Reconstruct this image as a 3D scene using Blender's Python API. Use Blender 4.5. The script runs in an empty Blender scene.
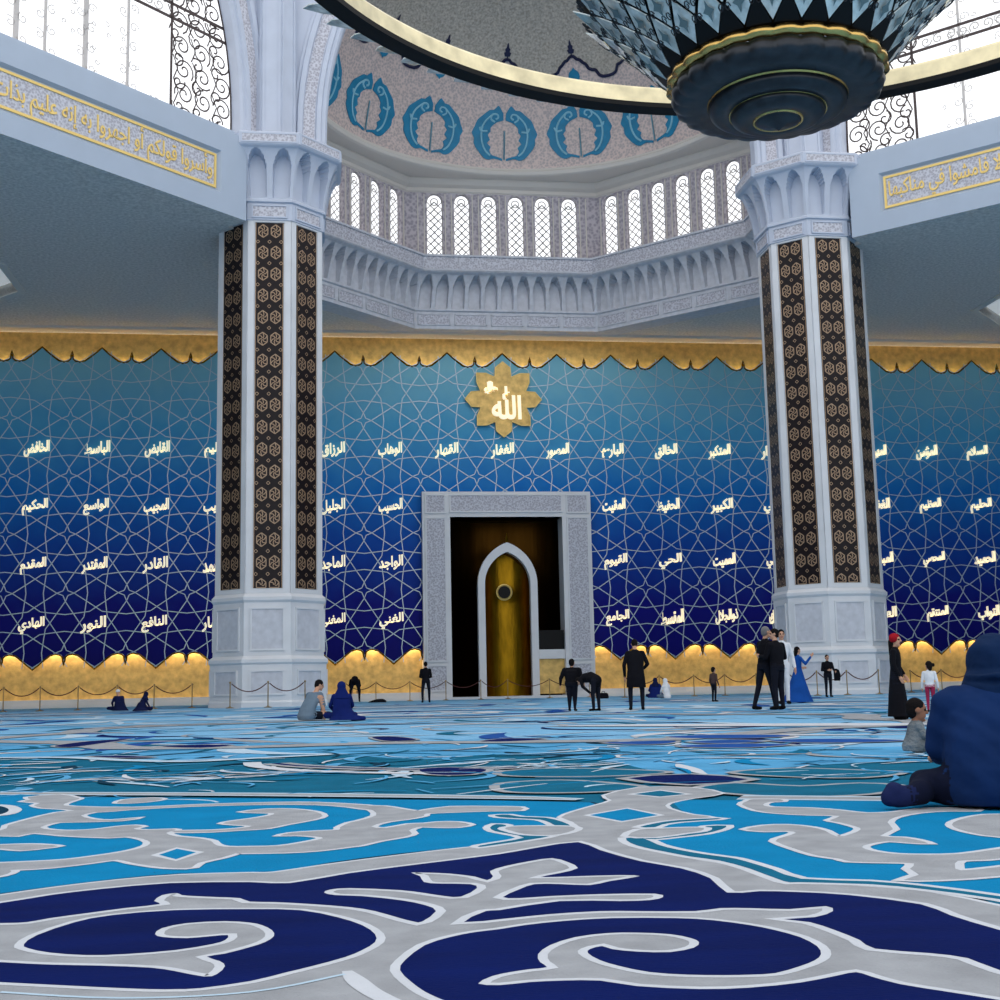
import bpy, bmesh, math, random
from mathutils import Vector, Matrix
from mathutils.geometry import tessellate_polygon
R = math.radians
PI = math.pi
rnd = random.Random(7)
SC = bpy.context.scene
COL = SC.collection

# ------------------------------------------------------------------ camera solved from the hall's geometry
CF, YAW, PITCH, ROLL = 1300.34, 0.136286, 0.143454, -0.020248
CAM = Vector((0, 0, 0.55))
cf = Vector((math.sin(YAW)*math.cos(PITCH), math.cos(YAW)*math.cos(PITCH), math.sin(PITCH)))
_r0 = Vector((math.cos(YAW), -math.sin(YAW), 0)); _u0 = _r0.cross(cf)
cr = _r0*math.cos(ROLL) + _u0*math.sin(ROLL); cu = -_r0*math.sin(ROLL) + _u0*math.cos(ROLL)

def ray(x, y): return cf + cr*((x-500)/CF) - cu*((y-500)/CF)
def onfloor(x, y):
    d = ray(x, y); t = (.0112-CAM.z)/d.z
    return (CAM + d*t).xy
def atY(x, y, Y):
    d = ray(x, y); return CAM + d*(Y/d.y)

# ------------------------------------------------------------------ materials
def lin(c): c /= 255; return c/12.92 if c <= .04045 else ((c+.055)/1.055)**2.4
def rgb(r, g, b): return (lin(r), lin(g), lin(b), 1)
MATS = {}
def mat(name, col, rough=.6, metal=0, noise=0, nscale=5, bump=0, bscale=20, emit=0, spec=.5, alpha=1, trans=0, col2=None, pattern=None, stretch=None, sheen=0):
    m = bpy.data.materials.new(name); m.use_nodes = True
    nt = m.node_tree; N = nt.nodes; L = nt.links; b = N['Principled BSDF']
    b.inputs['Base Color'].default_value = col; b.inputs['Roughness'].default_value = rough
    b.inputs['Metallic'].default_value = metal; b.inputs['Specular IOR Level'].default_value = spec
    if alpha < 1: b.inputs['Alpha'].default_value = alpha
    if trans: b.inputs['Transmission Weight'].default_value = trans
    if sheen: b.inputs['Sheen Weight'].default_value = sheen
    if emit: b.inputs['Emission Color'].default_value = col; b.inputs['Emission Strength'].default_value = emit
    if noise or bump:
        tc = N.new('ShaderNodeTexCoord'); mp = N.new('ShaderNodeMapping'); L.new(tc.outputs['Object'], mp.inputs[0])
        if stretch: mp.inputs['Scale'].default_value = stretch
    if noise:
        if pattern == 'voronoi':
            t = N.new('ShaderNodeTexVoronoi'); t.inputs['Scale'].default_value = nscale; out = t.outputs['Distance']
        else:
            t = N.new('ShaderNodeTexNoise'); t.inputs['Scale'].default_value = nscale; t.inputs['Detail'].default_value = 5; out = t.outputs['Fac']
        L.new(mp.outputs[0], t.inputs['Vector'])
        r = N.new('ShaderNodeValToRGB'); L.new(out, r.inputs[0])
        c2 = col2 or tuple(min(1, v*(1-noise)) for v in col[:3])+(1,)
        c1 = col if col2 else tuple(min(1, v*(1+noise*.6)) for v in col[:3])+(1,)
        r.color_ramp.elements[0].position = .3; r.color_ramp.elements[1].position = .7
        r.color_ramp.elements[0].color = c2; r.color_ramp.elements[1].color = c1
        L.new(r.outputs[0], b.inputs['Base Color'])
    if bump:
        t = N.new('ShaderNodeTexNoise'); t.inputs['Scale'].default_value = bscale; t.inputs['Detail'].default_value = 3
        L.new(mp.outputs[0], t.inputs['Vector'])
        bp = N.new('ShaderNodeBump'); bp.inputs['Strength'].default_value = bump; bp.inputs['Distance'].default_value = .05
        L.new(t.outputs['Fac'], bp.inputs['Height']); L.new(bp.outputs[0], b.inputs['Normal'])
    MATS[name] = m
    return m

M = MATS
mat('white_marble', rgb(216, 217, 220), .35, noise=.06, nscale=1.2)
mat('carved_marble', rgb(204, 204, 212), .5, noise=1, nscale=11, col2=rgb(164, 162, 172), pattern='voronoi')
mat('niche_stone', rgb(200, 201, 208), .6, noise=.12, nscale=4)
mat('cool_stone', rgb(190, 197, 212), .5, noise=.05, nscale=1.5)
mat('plaster_blue', rgb(172, 184, 200), .55, noise=.03, nscale=1)
mat('ceiling_grey', rgb(214, 208, 202), .8, noise=.26, nscale=8)
mat('ceiling_edge', rgb(214, 208, 200), .7)
mat('screen_stone', rgb(196, 188, 194), .7, noise=1, nscale=6, col2=rgb(156, 150, 160), pattern='voronoi')
mat('gold', rgb(210, 174, 104), .42, metal=.6, noise=.3, nscale=3, bump=.25, bscale=14)
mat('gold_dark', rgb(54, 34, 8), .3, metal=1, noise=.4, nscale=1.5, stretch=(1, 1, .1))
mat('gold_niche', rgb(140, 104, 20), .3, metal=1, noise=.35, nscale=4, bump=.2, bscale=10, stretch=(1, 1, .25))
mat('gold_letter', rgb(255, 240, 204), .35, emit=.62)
mat('gold_frame', rgb(232, 200, 120), .4, metal=.35)
mat('lattice_metal', rgb(184, 198, 208), .4, metal=.45)
mat('strip_dark', rgb(24, 15, 18), .35, spec=.2, noise=.3, nscale=6)
mat('strip_motif', rgb(158, 130, 104), .4, metal=.2)
mat('dark_bronze', rgb(50, 53, 58), .3, metal=.6, noise=.4, nscale=3)
mat('black_metal', rgb(8, 8, 9), .5, spec=.2)
mat('brass', rgb(214, 176, 104), .25, metal=1)
mat('crystal_glass', rgb(212, 222, 220), .1, metal=.25, alpha=.88, noise=.3, nscale=5)
mat('crystal_star', rgb(92, 112, 116), .15)
mat('ring_white', rgb(230, 216, 176), .3, metal=.5, noise=.25, nscale=1.5)
mat('dome_gold_grey', rgb(186, 178, 166), .6, noise=.4, nscale=9)
mat('dome_rose', rgb(222, 202, 194), .6, noise=1, nscale=8, col2=rgb(186, 172, 170), pattern='voronoi')
mat('teal', rgb(10, 128, 168), .5, noise=.15, nscale=3)
mat('teal_scroll', rgb(140, 196, 214), .5)
mat('navy_lace', rgb(18, 22, 62), .5)
mat('lattice_dark', rgb(66, 52, 50), .6)
mat('lattice_pale', rgb(196, 190, 186), .6)
mat('glass', (1, 1, 1, 1), .02, alpha=.06, spec=.3)
mat('post_brass', rgb(158, 132, 88), .3, metal=.8)
mat('rope_red', rgb(80, 38, 34), .9)
mat('carpet_base', rgb(122, 176, 212), .95, spec=.06, noise=.12, nscale=6, bump=.15, bscale=90)
mat('carpet_grey', rgb(154, 157, 162), .95, spec=.06, noise=.16, nscale=7, bump=.2, bscale=90)
mat('carpet_white', rgb(196, 200, 207), .95, spec=.06, noise=.05, nscale=8, bump=.2, bscale=90)
mat('carpet_navy', rgb(4, 22, 82), .95, spec=.06, noise=.22, nscale=3, bump=.2, bscale=90, stretch=(.5, 2, 1))
mat('carpet_cyan', rgb(6, 124, 174), .95, spec=.06, noise=.1, nscale=4, bump=.2, bscale=90)
mat('carpet_teal', rgb(18, 98, 128), .95, spec=.06, noise=.15, nscale=4, bump=.2, bscale=90)
mat('carpet_dark', rgb(10, 52, 74), .95, spec=.06)
mat('carpet_sky', rgb(84, 156, 200), .95, spec=.06, noise=.2, nscale=2)
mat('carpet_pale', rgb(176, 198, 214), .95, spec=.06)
mat('carpet_blue', rgb(32, 78, 150), .95, spec=.06, noise=.15, nscale=2)
mat('plain_wall', rgb(190, 188, 184), .8)
mat('skylight_panel', rgb(226, 230, 230), .6, emit=.35)

def wall_material():
    m = bpy.data.materials.new('blue_panel'); m.use_nodes = True
    nt = m.node_tree; N = nt.nodes; L = nt.links; b = N['Principled BSDF']
    tc = N.new('ShaderNodeTexCoord'); s = N.new('ShaderNodeSeparateXYZ'); L.new(tc.outputs['Object'], s.inputs[0])
    mr = N.new('ShaderNodeMapRange'); mr.inputs['From Min'].default_value = 2; mr.inputs['From Max'].default_value = 18.3
    L.new(s.outputs['Z'], mr.inputs['Value'])
    n = N.new('ShaderNodeTexNoise'); n.inputs['Scale'].default_value = .9; L.new(tc.outputs['Object'], n.inputs['Vector'])
    ad = N.new('ShaderNodeMath'); ad.operation = 'MULTIPLY_ADD'; ad.inputs[1].default_value = .1
    L.new(n.outputs['Fac'], ad.inputs[0]); L.new(mr.outputs[0], ad.inputs[2])
    r = N.new('ShaderNodeValToRGB'); cr_ = r.color_ramp
    stops = [(.05, (4, 2, 100)), (.22, (6, 11, 118)), (.42, (6, 68, 158)), (.6, (18, 112, 190)), (.8, (74, 158, 200)), (1, (128, 188, 204))]
    cr_.elements[0].position, cr_.elements[1].position = stops[0][0], stops[-1][0]
    cr_.elements[0].color, cr_.elements[1].color = rgb(*stops[0][1]), rgb(*stops[-1][1])
    for p, c in stops[1:-1]:
        e = cr_.elements.new(p); e.color = rgb(*c)
    L.new(ad.outputs[0], r.inputs[0]); L.new(r.outputs[0], b.inputs['Base Color'])
    b.inputs['Roughness'].default_value = .5; b.inputs['Specular IOR Level'].default_value = .12
    MATS['blue_panel'] = m
wall_material()

# ------------------------------------------------------------------ mesh building
class MB:
    def __init__(s): s.v = []; s.f = []; s.m = []
    def add(s, vs, fs, mi=0):
        o = len(s.v); s.v += [tuple(p) for p in vs]
        for f in fs: s.f.append(tuple(i+o for i in f)); s.m.append(mi)
    def box(s, c, d, mi=0, rz=0):
        X, Y, Z = [q/2 for q in d]; ca, sa = math.cos(rz), math.sin(rz)
        vs = [(c[0]+x*ca-y*sa, c[1]+x*sa+y*ca, c[2]+z) for z in (-Z, Z) for x, y in ((-X, -Y), (X, -Y), (X, Y), (-X, Y))]
        s.add(vs, [(3, 2, 1, 0), (4, 5, 6, 7), (0, 1, 5, 4), (1, 2, 6, 5), (2, 3, 7, 6), (3, 0, 4, 7)], mi)
    def obox(s, p, ex, ey, ez, mi=0):      # box from corner and edge vectors
        p, ex, ey, ez = map(Vector, (p, ex, ey, ez))
        vs = [p, p+ex, p+ex+ey, p+ey, p+ez, p+ex+ez, p+ex+ey+ez, p+ey+ez]
        s.add(vs, [(3, 2, 1, 0), (4, 5, 6, 7), (0, 1, 5, 4), (1, 2, 6, 5), (2, 3, 7, 6), (3, 0, 4, 7)], mi)
    def tube(s, pts, r, n=8, mi=0, cap=True, closed=False):
        pts = [Vector(p) for p in pts]; k = len(pts); rr = r if hasattr(r, '__len__') else [r]*k
        vs = []; up = None
        for i, p in enumerate(pts):
            t = (pts[(i+1) % k]-pts[i-1]) if closed else (pts[min(i+1, k-1)]-pts[max(i-1, 0)])
            t = t.normalized() if t.length > 1e-9 else Vector((0, 0, 1))
            if up is None: up = Vector((0, 0, 1)) if abs(t.z) < .9 else Vector((1, 0, 0))
            a = t.cross(up)
            if a.length < 1e-6: a = t.orthogonal()
            a.normalize(); b2 = a.cross(t).normalized(); up = b2
            vs += [p+(a*math.cos(2*PI*j/n)+b2*math.sin(2*PI*j/n))*rr[i] for j in range(n)]
        fs = [(i*n+j, i*n+(j+1) % n, (i+1)*n+(j+1) % n, (i+1)*n+j) for i in range(k-1) for j in range(n)]
        if closed: fs += [((k-1)*n+j, (k-1)*n+(j+1) % n, (j+1) % n, j) for j in range(n)]
        elif cap: fs += [tuple(reversed(range(n))), tuple((k-1)*n+j for j in range(n))]
        s.add(vs, fs, mi)
    def lathe(s, prof, n=32, c=(0, 0, 0), mi=0, scallop=None, a0=0, a1=2*PI):
        full = abs(a1-a0-2*PI) < 1e-6; k = n if full else n+1
        vs = []
        for j, (r, z) in enumerate(prof):
            for i in range(k):
                a = a0+(a1-a0)*i/n; q = r*(1+(scallop(a, j) if scallop else 0))
                vs.append((c[0]+q*math.cos(a), c[1]+q*math.sin(a), c[2]+z))
        fs = []
        for j in range(len(prof)-1):
            mm = mi[j] if isinstance(mi, (list, tuple)) else mi
            for i in range(k if full else k-1):
                s.add([], [], 0)
                fs.append(((j*k+i, j*k+(i+1) % k, (j+1)*k+(i+1) % k, (j+1)*k+i), mm))
        o = len(s.v); s.v += vs
        for f, mm in fs: s.f.append(tuple(i+o for i in f)); s.m.append(mm)
    def poly(s, pts, mi=0, holes=()):
        loops = [[Vector(p) for p in pts]]+[[Vector(p) for p in h] for h in holes]
        tri = tessellate_polygon(loops); flat = [p for l in loops for p in l]
        s.add(flat, tri, mi)
    def prism(s, pts, d, mi=0, holes=(), side=None, back=True):   # extrude a flat outline by vector d
        d = Vector(d)
        s.poly(pts, mi, holes)
        if back: s.poly([Vector(p)+d for p in pts], mi, [[Vector(p)+d for p in h] for h in holes])
        for l in [pts]+list(holes):
            k = len(l); vs = [Vector(p) for p in l]+[Vector(p)+d for p in l]
            s.add(vs, [(i, (i+1) % k, k+(i+1) % k, k+i) for i in range(k)], mi if side is None else side)
    def grid(s, fn, nu, nv, mi=0, mf=None):
        vs = [fn(i/nu, j/nv) for j in range(nv+1) for i in range(nu+1)]
        o = len(s.v); s.v += [tuple(p) for p in vs]; w = nu+1
        for j in range(nv):
            for i in range(nu):
                s.f.append((o+j*w+i, o+j*w+i+1, o+(j+1)*w+i+1, o+(j+1)*w+i)); s.m.append(mf((i+.5)/nu, (j+.5)/nv) if mf else mi)
    def build(s, name, mats, parent=None, smooth=False, fixn=True):
        me = bpy.data.meshes.new(name); me.from_pydata(s.v, [], s.f)
        for m in (mats if isinstance(mats, (list, tuple)) else [mats]): me.materials.append(M[m])
        me.polygons.foreach_set('material_index', s.m)
        if fixn:
            bm = bmesh.new(); bm.from_mesh(me); bmesh.ops.recalc_face_normals(bm, faces=bm.faces); bm.to_mesh(me); bm.free()
        if smooth: me.polygons.foreach_set('use_smooth', [True]*len(me.polygons))
        me.update()
        o = bpy.data.objects.new(name, me); COL.objects.link(o)
        if parent:
            o.parent = parent; o.matrix_parent_inverse = Matrix.Translation(-parent.location)
        return o

def tag(o, label=None, cat=None, group=None, kind=None):
    for k, v in (('label', label), ('category', cat), ('group', group), ('kind', kind)):
        if v: o[k] = v
    return o
def empty(name, loc, label=None, cat=None, group=None, kind=None):
    o = bpy.data.objects.new(name, None); COL.objects.link(o); o.location = loc; o.empty_display_size = .2
    return tag(o, label, cat, group, kind)
def struct(o, label=None): return tag(o, label, None, None, 'structure')
def kids(o): return list(o.children)
def copy_tree(o, delta, root=True, parent=None):
    c = o.copy(); COL.objects.link(c)
    if parent: c.parent = parent
    if root: c.location = Vector(o.location)+Vector(delta)
    for ch in kids(o): copy_tree(ch, delta, False, c)
    return c
def smooth_pts(pts, n=4, closed=True):      # Catmull-Rom through 2-D points
    k = len(pts); out = []
    for i in range(k if closed else k-1):
        p0, p1, p2, p3 = (Vector(pts[(i+j-1) % k] if closed else pts[max(0, min(k-1, i+j-1))]) for j in range(4))
        for j in range(n):
            t = j/n
            out.append(.5*((2*p1)+(p2-p0)*t+(2*p0-5*p1+4*p2-p3)*t*t+(3*p1-p0-3*p2+p3)*t**3))
    if not closed: out.append(Vector(pts[-1]))
    return out

# ------------------------------------------------------------------ Arabic lettering (presentation forms, laid out right to left)
_A = {'ا': 0xFE8D, 'ب': 0xFE8F, 'ة': 0xFE93, 'ت': 0xFE95, 'ث': 0xFE99, 'ج': 0xFE9D, 'ح': 0xFEA1, 'خ': 0xFEA5, 'د': 0xFEA9, 'ذ': 0xFEAB, 'ر': 0xFEAD,
      'ز': 0xFEAF, 'س': 0xFEB1, 'ش': 0xFEB5, 'ص': 0xFEB9, 'ض': 0xFEBD, 'ط': 0xFEC1, 'ظ': 0xFEC5, 'ع': 0xFEC9, 'غ': 0xFECD, 'ف': 0xFED1, 'ق': 0xFED5,
      'ك': 0xFED9, 'ل': 0xFEDD, 'م': 0xFEE1, 'ن': 0xFEE5, 'ه': 0xFEE9, 'و': 0xFEED, 'ى': 0xFEEF, 'ي': 0xFEF1, 'أ': 0xFE83, 'ؤ': 0xFE85, 'إ': 0xFE87,
      'ئ': 0xFE89, 'ء': 0xFE80}
_RIGHT = set('اةدذرزوىأؤإ')          # letters that join only to the letter before them
def shape(txt):
    out = []; i = 0; prev = False
    while i < len(txt):
        c = txt[i]
        if c not in _A: out.append(c); prev = False; i += 1; continue
        nxt = txt[i+1] if i+1 < len(txt) else ' '
        if c == 'ل' and nxt in 'اأإ':
            out.append(chr({'ا': 0xFEFB, 'أ': 0xFEF7, 'إ': 0xFEF9}[nxt]+(1 if prev else 0))); prev = False; i += 2; continue
        b = _A[c]; joins = nxt in _A and nxt != 'ء'
        if c == 'ء': out.append(chr(b)); prev = False
        elif c in _RIGHT: out.append(chr(b+(1 if prev else 0))); prev = False
        else: out.append(chr(b+(3 if prev and joins else 2 if joins else 1 if prev else 0))); prev = joins
        i += 1
    return ''.join(reversed(out))
def text_mesh(txt, w, h, shaped=False, offset=.012, slope=0):
    c = bpy.data.curves.new('lettering', 'FONT'); c.body = txt if shaped else shape(txt); c.size = 1; c.offset = offset; c.resolution_u = 2
    o = bpy.data.objects.new('lettering', c); COL.objects.link(o); bpy.context.view_layer.update()
    me = bpy.data.meshes.new_from_object(o.evaluated_get(bpy.context.evaluated_depsgraph_get()))
    vs = [v.co.copy() for v in me.vertices]; fs = [tuple(p.vertices) for p in me.polygons]
    bpy.data.objects.remove(o); bpy.data.curves.remove(c); bpy.data.meshes.remove(me)
    x0, x1 = min(v.x for v in vs), max(v.x for v in vs); y0, y1 = min(v.y for v in vs), max(v.y for v in vs)
    pts = []
    for v in vs:
        x = (v.x-(x0+x1)/2)/(x1-x0)*w; y = (v.y-(y0+y1)/2)/(y1-y0)*h
        pts.append((x, y+slope*x))
    return pts, fs
def letters(mb, txt, origin, ex, ez, n, w, h, mi=0, thick=.04, **kw):   # letters raised by thick along n
    pts, fs = text_mesh(txt, w, h, **kw); o, ex, ez, n = map(Vector, (origin, ex, ez, n))
    vs = [o+ex*x+ez*y+n*thick for x, y in pts]; k = len(vs)
    edges = {}
    for f in fs:
        for a, b in zip(f, f[1:]+f[:1]):
            key = (min(a, b), max(a, b)); edges[key] = edges.get(key, 0)+1
    side = [(a, b, b+k, a+k) for (a, b), c in edges.items() if c == 1]
    mb.add(vs+[v-n*thick for v in vs], list(fs)+side, mi)

# ------------------------------------------------------------------ the hall: key dimensions (metres)
XC = 9.62                      # axis of the mihrab
WY = 68.0                      # gold back of the qibla wall
ZC = 19.25                     # height of the flat ceiling
PX, X0 = 2.98, -14.31          # pitch of the wall pattern, first name column
ZN = 13.135                    # height of the top row of names
COLS = [(-2.15, 53.2), (21.39, 53.2)]
DOMEC = Vector((9.62, 55.2, 27.0)); DR = 10.8

# ------------------------------------------------------------------ floor: one wall-to-wall carpet with its woven pattern
CARPET = ['carpet_base', 'carpet_grey', 'carpet_white', 'carpet_navy', 'carpet_cyan', 'carpet_teal', 'carpet_dark', 'carpet_sky', 'carpet_pale', 'carpet_blue']
GREY, WHITE, NAVY, CYAN, TEAL, DARK, SKY, PALE, BLUE = range(1, 10)
fl = MB(); LAYER = [0]
def orient(p):
    a = sum(p[i].x*p[(i+1) % len(p)].y-p[(i+1) % len(p)].x*p[i].y for i in range(len(p)))
    return p if a > 0 else list(reversed(p))
def grow(p, d):        # move an outline outwards by d
    k = len(p); out = []
    for i in range(k):
        e0 = (p[i]-p[i-1]); e1 = (p[(i+1) % k]-p[i])
        n0 = Vector((e0.y, -e0.x)); n1 = Vector((e1.y, -e1.x))
        if n0.length < 1e-9 or n1.length < 1e-9: out.append(p[i]); continue
        n = n0.normalized()+n1.normalized()
        out.append(p[i]+(n.normalized()*d/max(.55, n.length/2) if n.length > 1e-3 else Vector((0, 0))))
    return out
def lay(p, mi, z):
    LAYER[0] += 1; fl.poly([(q.x, q.y, z+LAYER[0]*5e-6) for q in p], mi)
def field(px, mi, z, border=0, bmi=WHITE, n=3, world=False):
    p = [Vector(q) if world else Vector(onfloor(*q)) for q in px]
    if n > 1: p = smooth_pts(p, n)
    p = orient(p)
    if border:                              # woven outline: a ring round the shape
        g = grow(p, border); LAYER[0] += 1; zz = z-.0002+LAYER[0]*5e-6; k = len(p)
        fl.add([(q.x, q.y, zz) for q in p]+[(q.x, q.y, zz) for q in g], [(i, (i+1) % k, k+(i+1) % k, k+i) for i in range(k)], bmi)
    lay(p, mi, z)
def band(px, hw, mi, z, border=0, bmi=WHITE, world=False, n=5):    # a scroll stroke; hw = half width in metres (number or list)
    p = [Vector(q) if world else Vector(onfloor(*q)) for q in px]
    k = len(p); hw = hw if isinstance(hw, (list, tuple)) else [hw]*k
    q3 = smooth_pts([Vector((a.x, a.y, w)) for a, w in zip(p, hw)], n, False)
    def edge(d):
        lft, rgt = [], []
        for i, a in enumerate(q3):
            t = (q3[min(i+1, len(q3)-1)]-q3[max(i-1, 0)]).xy
            t = t.normalized() if t.length > 1e-9 else Vector((1, 0)); nn = Vector((-t.y, t.x)); w = max(.004, a.z)+d
            lft.append(a.xy+nn*w); rgt.append(a.xy-nn*w)
        return lft, rgt
    for d, m_, zz in ([(border, bmi, z-.0002)] if border else [])+[(0, mi, z)]:
        LAYER[0] += 1; zz += LAYER[0]*5e-6; l, r = edge(d); kk = len(l); vs = [(a.x, a.y, zz+i*3e-7) for i, a in enumerate(l)]+[(a.x, a.y, zz+i*3e-7) for i, a in enumerate(r)]
        fl.add(vs, [(i, i+1, kk+i+1, kk+i) for i in range(kk-1)], m_)

fl.box((9.6, 24, -.15), (86, 92, .3), 0)
# --- far field, from the wall towards the front: pale rings, teal medallions and navy lozenges
def streaks(y0, y1, count0, mis, lo, hi, wlo, whi, z):
    for _ in range(int(count0*1.25)):
        Y = y0+(y1-y0)*rnd.random(); X = Y*math.tan(YAW)+(rnd.random()-.5)*Y*1.2
        L = lo+(hi-lo)*rnd.random(); a = rnd.random()*2*PI; cv = (rnd.random()-.5)*2.4; pts = []
        for i in range(6):
            t = i/5; pts.append((X, Y)); X += math.cos(a)*L/5; Y += math.sin(a)*L/5; a += cv/3
        w = wlo+(whi-wlo)*rnd.random()
        band(pts, [.01, w*.7, w, w, w*.6, .01], rnd.choice(mis), z, world=True, n=3)
def ringof(x, y, r, w, mi, z, a0=0, a1=2*PI, lobes=0):
    pts = [(x+r*(1+.07*math.sin(lobes*t))*math.cos(t), y+r*(1+.07*math.sin(lobes*t))*math.sin(t)) for t in [a0+(a1-a0)*i/28 for i in range(29)]]
    band(pts, w, mi, z, world=True, n=2)
field([(-500, 762), (0, 757), (90, 757), (180, 760), (260, 757), (330, 752), (420, 757), (500, 752), (600, 758), (660, 770), (700, 776), (760, 768), (860, 760), (960, 757), (1500, 752), (1500, 800), (-500, 797)], TEAL, .0010, 0)
field([(-500, 759), (-500, 741), (150, 738), (330, 742), (520, 738), (640, 744), (800, 746), (1500, 742), (1500, 753), (960, 758), (860, 761), (760, 768), (700, 777), (660, 771), (600, 759), (500, 753), (420, 758), (330, 753), (260, 757), (180, 760), (90, 757)], SKY, .0010, 0)
streaks(24, 56, 330, [SKY, BLUE, PALE, WHITE, GREY, SKY], 1.5, 6, .08, .3, .0018)
streaks(13, 26, 260, [PALE, TEAL, GREY, BLUE, SKY, TEAL, WHITE, NAVY], .8, 3.2, .03, .16, .0020)
streaks(8.4, 14, 290, [PALE, WHITE, SKY, CYAN, SKY, DARK, GREY, TEAL], .3, 1.3, .015, .06, .0022)
streaks(8.3, 10.5, 60, [PALE, WHITE, SKY], .3, .9, .015, .045, .0022)
for cx_ in (-9, 2.2, 13.4, 24.6):
    for cy_, s_ in ((30, 1.0), (43, 1.0)):
        ringof(cx_, cy_, 4.6*s_, .3, PALE, .0026, lobes=8); ringof(cx_, cy_, 3.2*s_, .2, BLUE, .0027, lobes=8); ringof(cx_, cy_, 1.6*s_, .3, WHITE, .0028, lobes=6)
ringof(2.0, 19.5, 6.3, .28, GREY, .0026, lobes=8)
band([(540, 726), (640, 725), (760, 724.5), (880, 724), (930, 724)], [.05, .4, .5, .45, .1], WHITE, .0034)  # window-light sheen on the carpet, painted as a white band
for pts in ([(55, 745.5), (70, 747), (95, 744), (128, 739), (90, 741)], [(372, 737), (385, 740.5), (405, 740.5), (416, 739), (395, 736.5)], [(160, 746), (200, 747.5), (232, 745), (200, 744.5)],
            [(90, 756), (120, 757.5), (152, 757), (120, 755.5)], [(480, 741), (510, 741), (545, 739), (510, 738)], [(420, 769), (432, 774), (470, 774), (486, 769), (450, 767)],
            [(604, 742.5), (640, 741), (675, 740.5), (668, 743), (640, 744)], [(668, 736.5), (720, 734.5), (790, 735), (760, 737.5), (700, 738)], [(680, 745.5), (730, 743.5), (790, 744), (750, 747), (700, 747)], [(770, 740), (830, 738.5), (905, 740), (860, 742), (800, 742)], [(690, 741.5), (730, 739.5), (765, 741), (720, 743)]):
    field(pts, NAVY if pts[0][0] < 590 else BLUE, .0036, .05, GREY)
band([(275, 763), (300, 765.5), (360, 768), (430, 769), (520, 767)], .035, NAVY, .0036, .09, GREY)
band([(252, 762), (258, 766), (300, 770), (360, 772), (430, 773)], .07, WHITE, .0034)
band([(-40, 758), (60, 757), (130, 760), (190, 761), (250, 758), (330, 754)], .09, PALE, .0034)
# teal lens shapes either side of the navy star
for pts in ([(505, 771), (560, 768), (640, 770), (665, 772), (620, 775), (560, 776), (510, 775)], [(505, 783), (560, 780), (610, 783), (640, 787), (600, 791), (540, 792), (505, 790)],
            [(700, 788), (735, 783), (800, 786), (860, 783), (900, 786), (870, 793), (800, 796), (735, 793)], [(735, 772), (790, 768), (860, 770), (900, 772), (860, 777), (790, 776)]):
    field(pts, TEAL, .0038, .06, GREY)
field([(628, 778), (690, 774), (748, 779), (690, 784)], NAVY, .0042, .07, GREY, n=2)
streaks(6.95, 9.6, 90, [PALE, SKY, WHITE, SKY, CYAN], .25, .8, .008, .025, .0042)
band([(-160, 793), (150, 793.5), (350, 795), (500, 797), (580, 799)], [.06, .06, .06, .05, .01], GREY, .0038, .04, PALE)
band([(740, 797), (800, 797.5), (900, 798.5), (1060, 799)], .07, GREY, .0038, .05, PALE)
LAYER[0] = 0
# --- cyan spandrels in the middle distance
field([(-80, 797), (100, 797), (350, 799), (590, 802), (580, 812), (570, 824), (540, 837), (500, 843), (400, 853), (330, 862), (275, 871), (180, 873), (120, 878), (60, 885), (0, 893), (-80, 904)], CYAN, .0100, .02, DARK, n=2)
field([(672, 801), (740, 800), (900, 801), (1080, 803), (1080, 918), (1000, 899), (925, 887), (850, 880.5), (805, 877), (750, 862), (700, 855), (660, 846), (630, 838), (650, 826), (690, 816)], CYAN, .0100, .035, TEAL, n=2)
B1 = .026
# --- the big pale medallion that fills the foreground
field([(-90, 908), (0, 895), (60, 886.5), (120, 879.5), (180, 874.5), (250, 872.5), (275, 872), (330, 864), (400, 855), (460, 848), (500, 844), (542, 838), (570, 829), (574, 822), (561, 817), (575, 811), (596, 805), (612, 800),
       (605, 795), (640, 787), (690, 787), (722, 793), (692, 798), (668, 803), (668, 808), (690, 814), (712, 817), (668, 820), (643, 827), (628, 833), (625, 839), (650, 850), (700, 860), (750, 868), (800, 881.5), (850, 885), (925, 891), (1000, 906), (1090, 926),
       (1090, 1110), (-90, 1110)], GREY, .0104, .02, WHITE, n=2)
field([(590, 815), (627, 808.5), (658, 815), (622, 821)], CYAN, .0110, B1, n=1)
field([(634, 794), (660, 790.5), (686, 794), (660, 796.5)], TEAL, .0110, .03, n=1)
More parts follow.
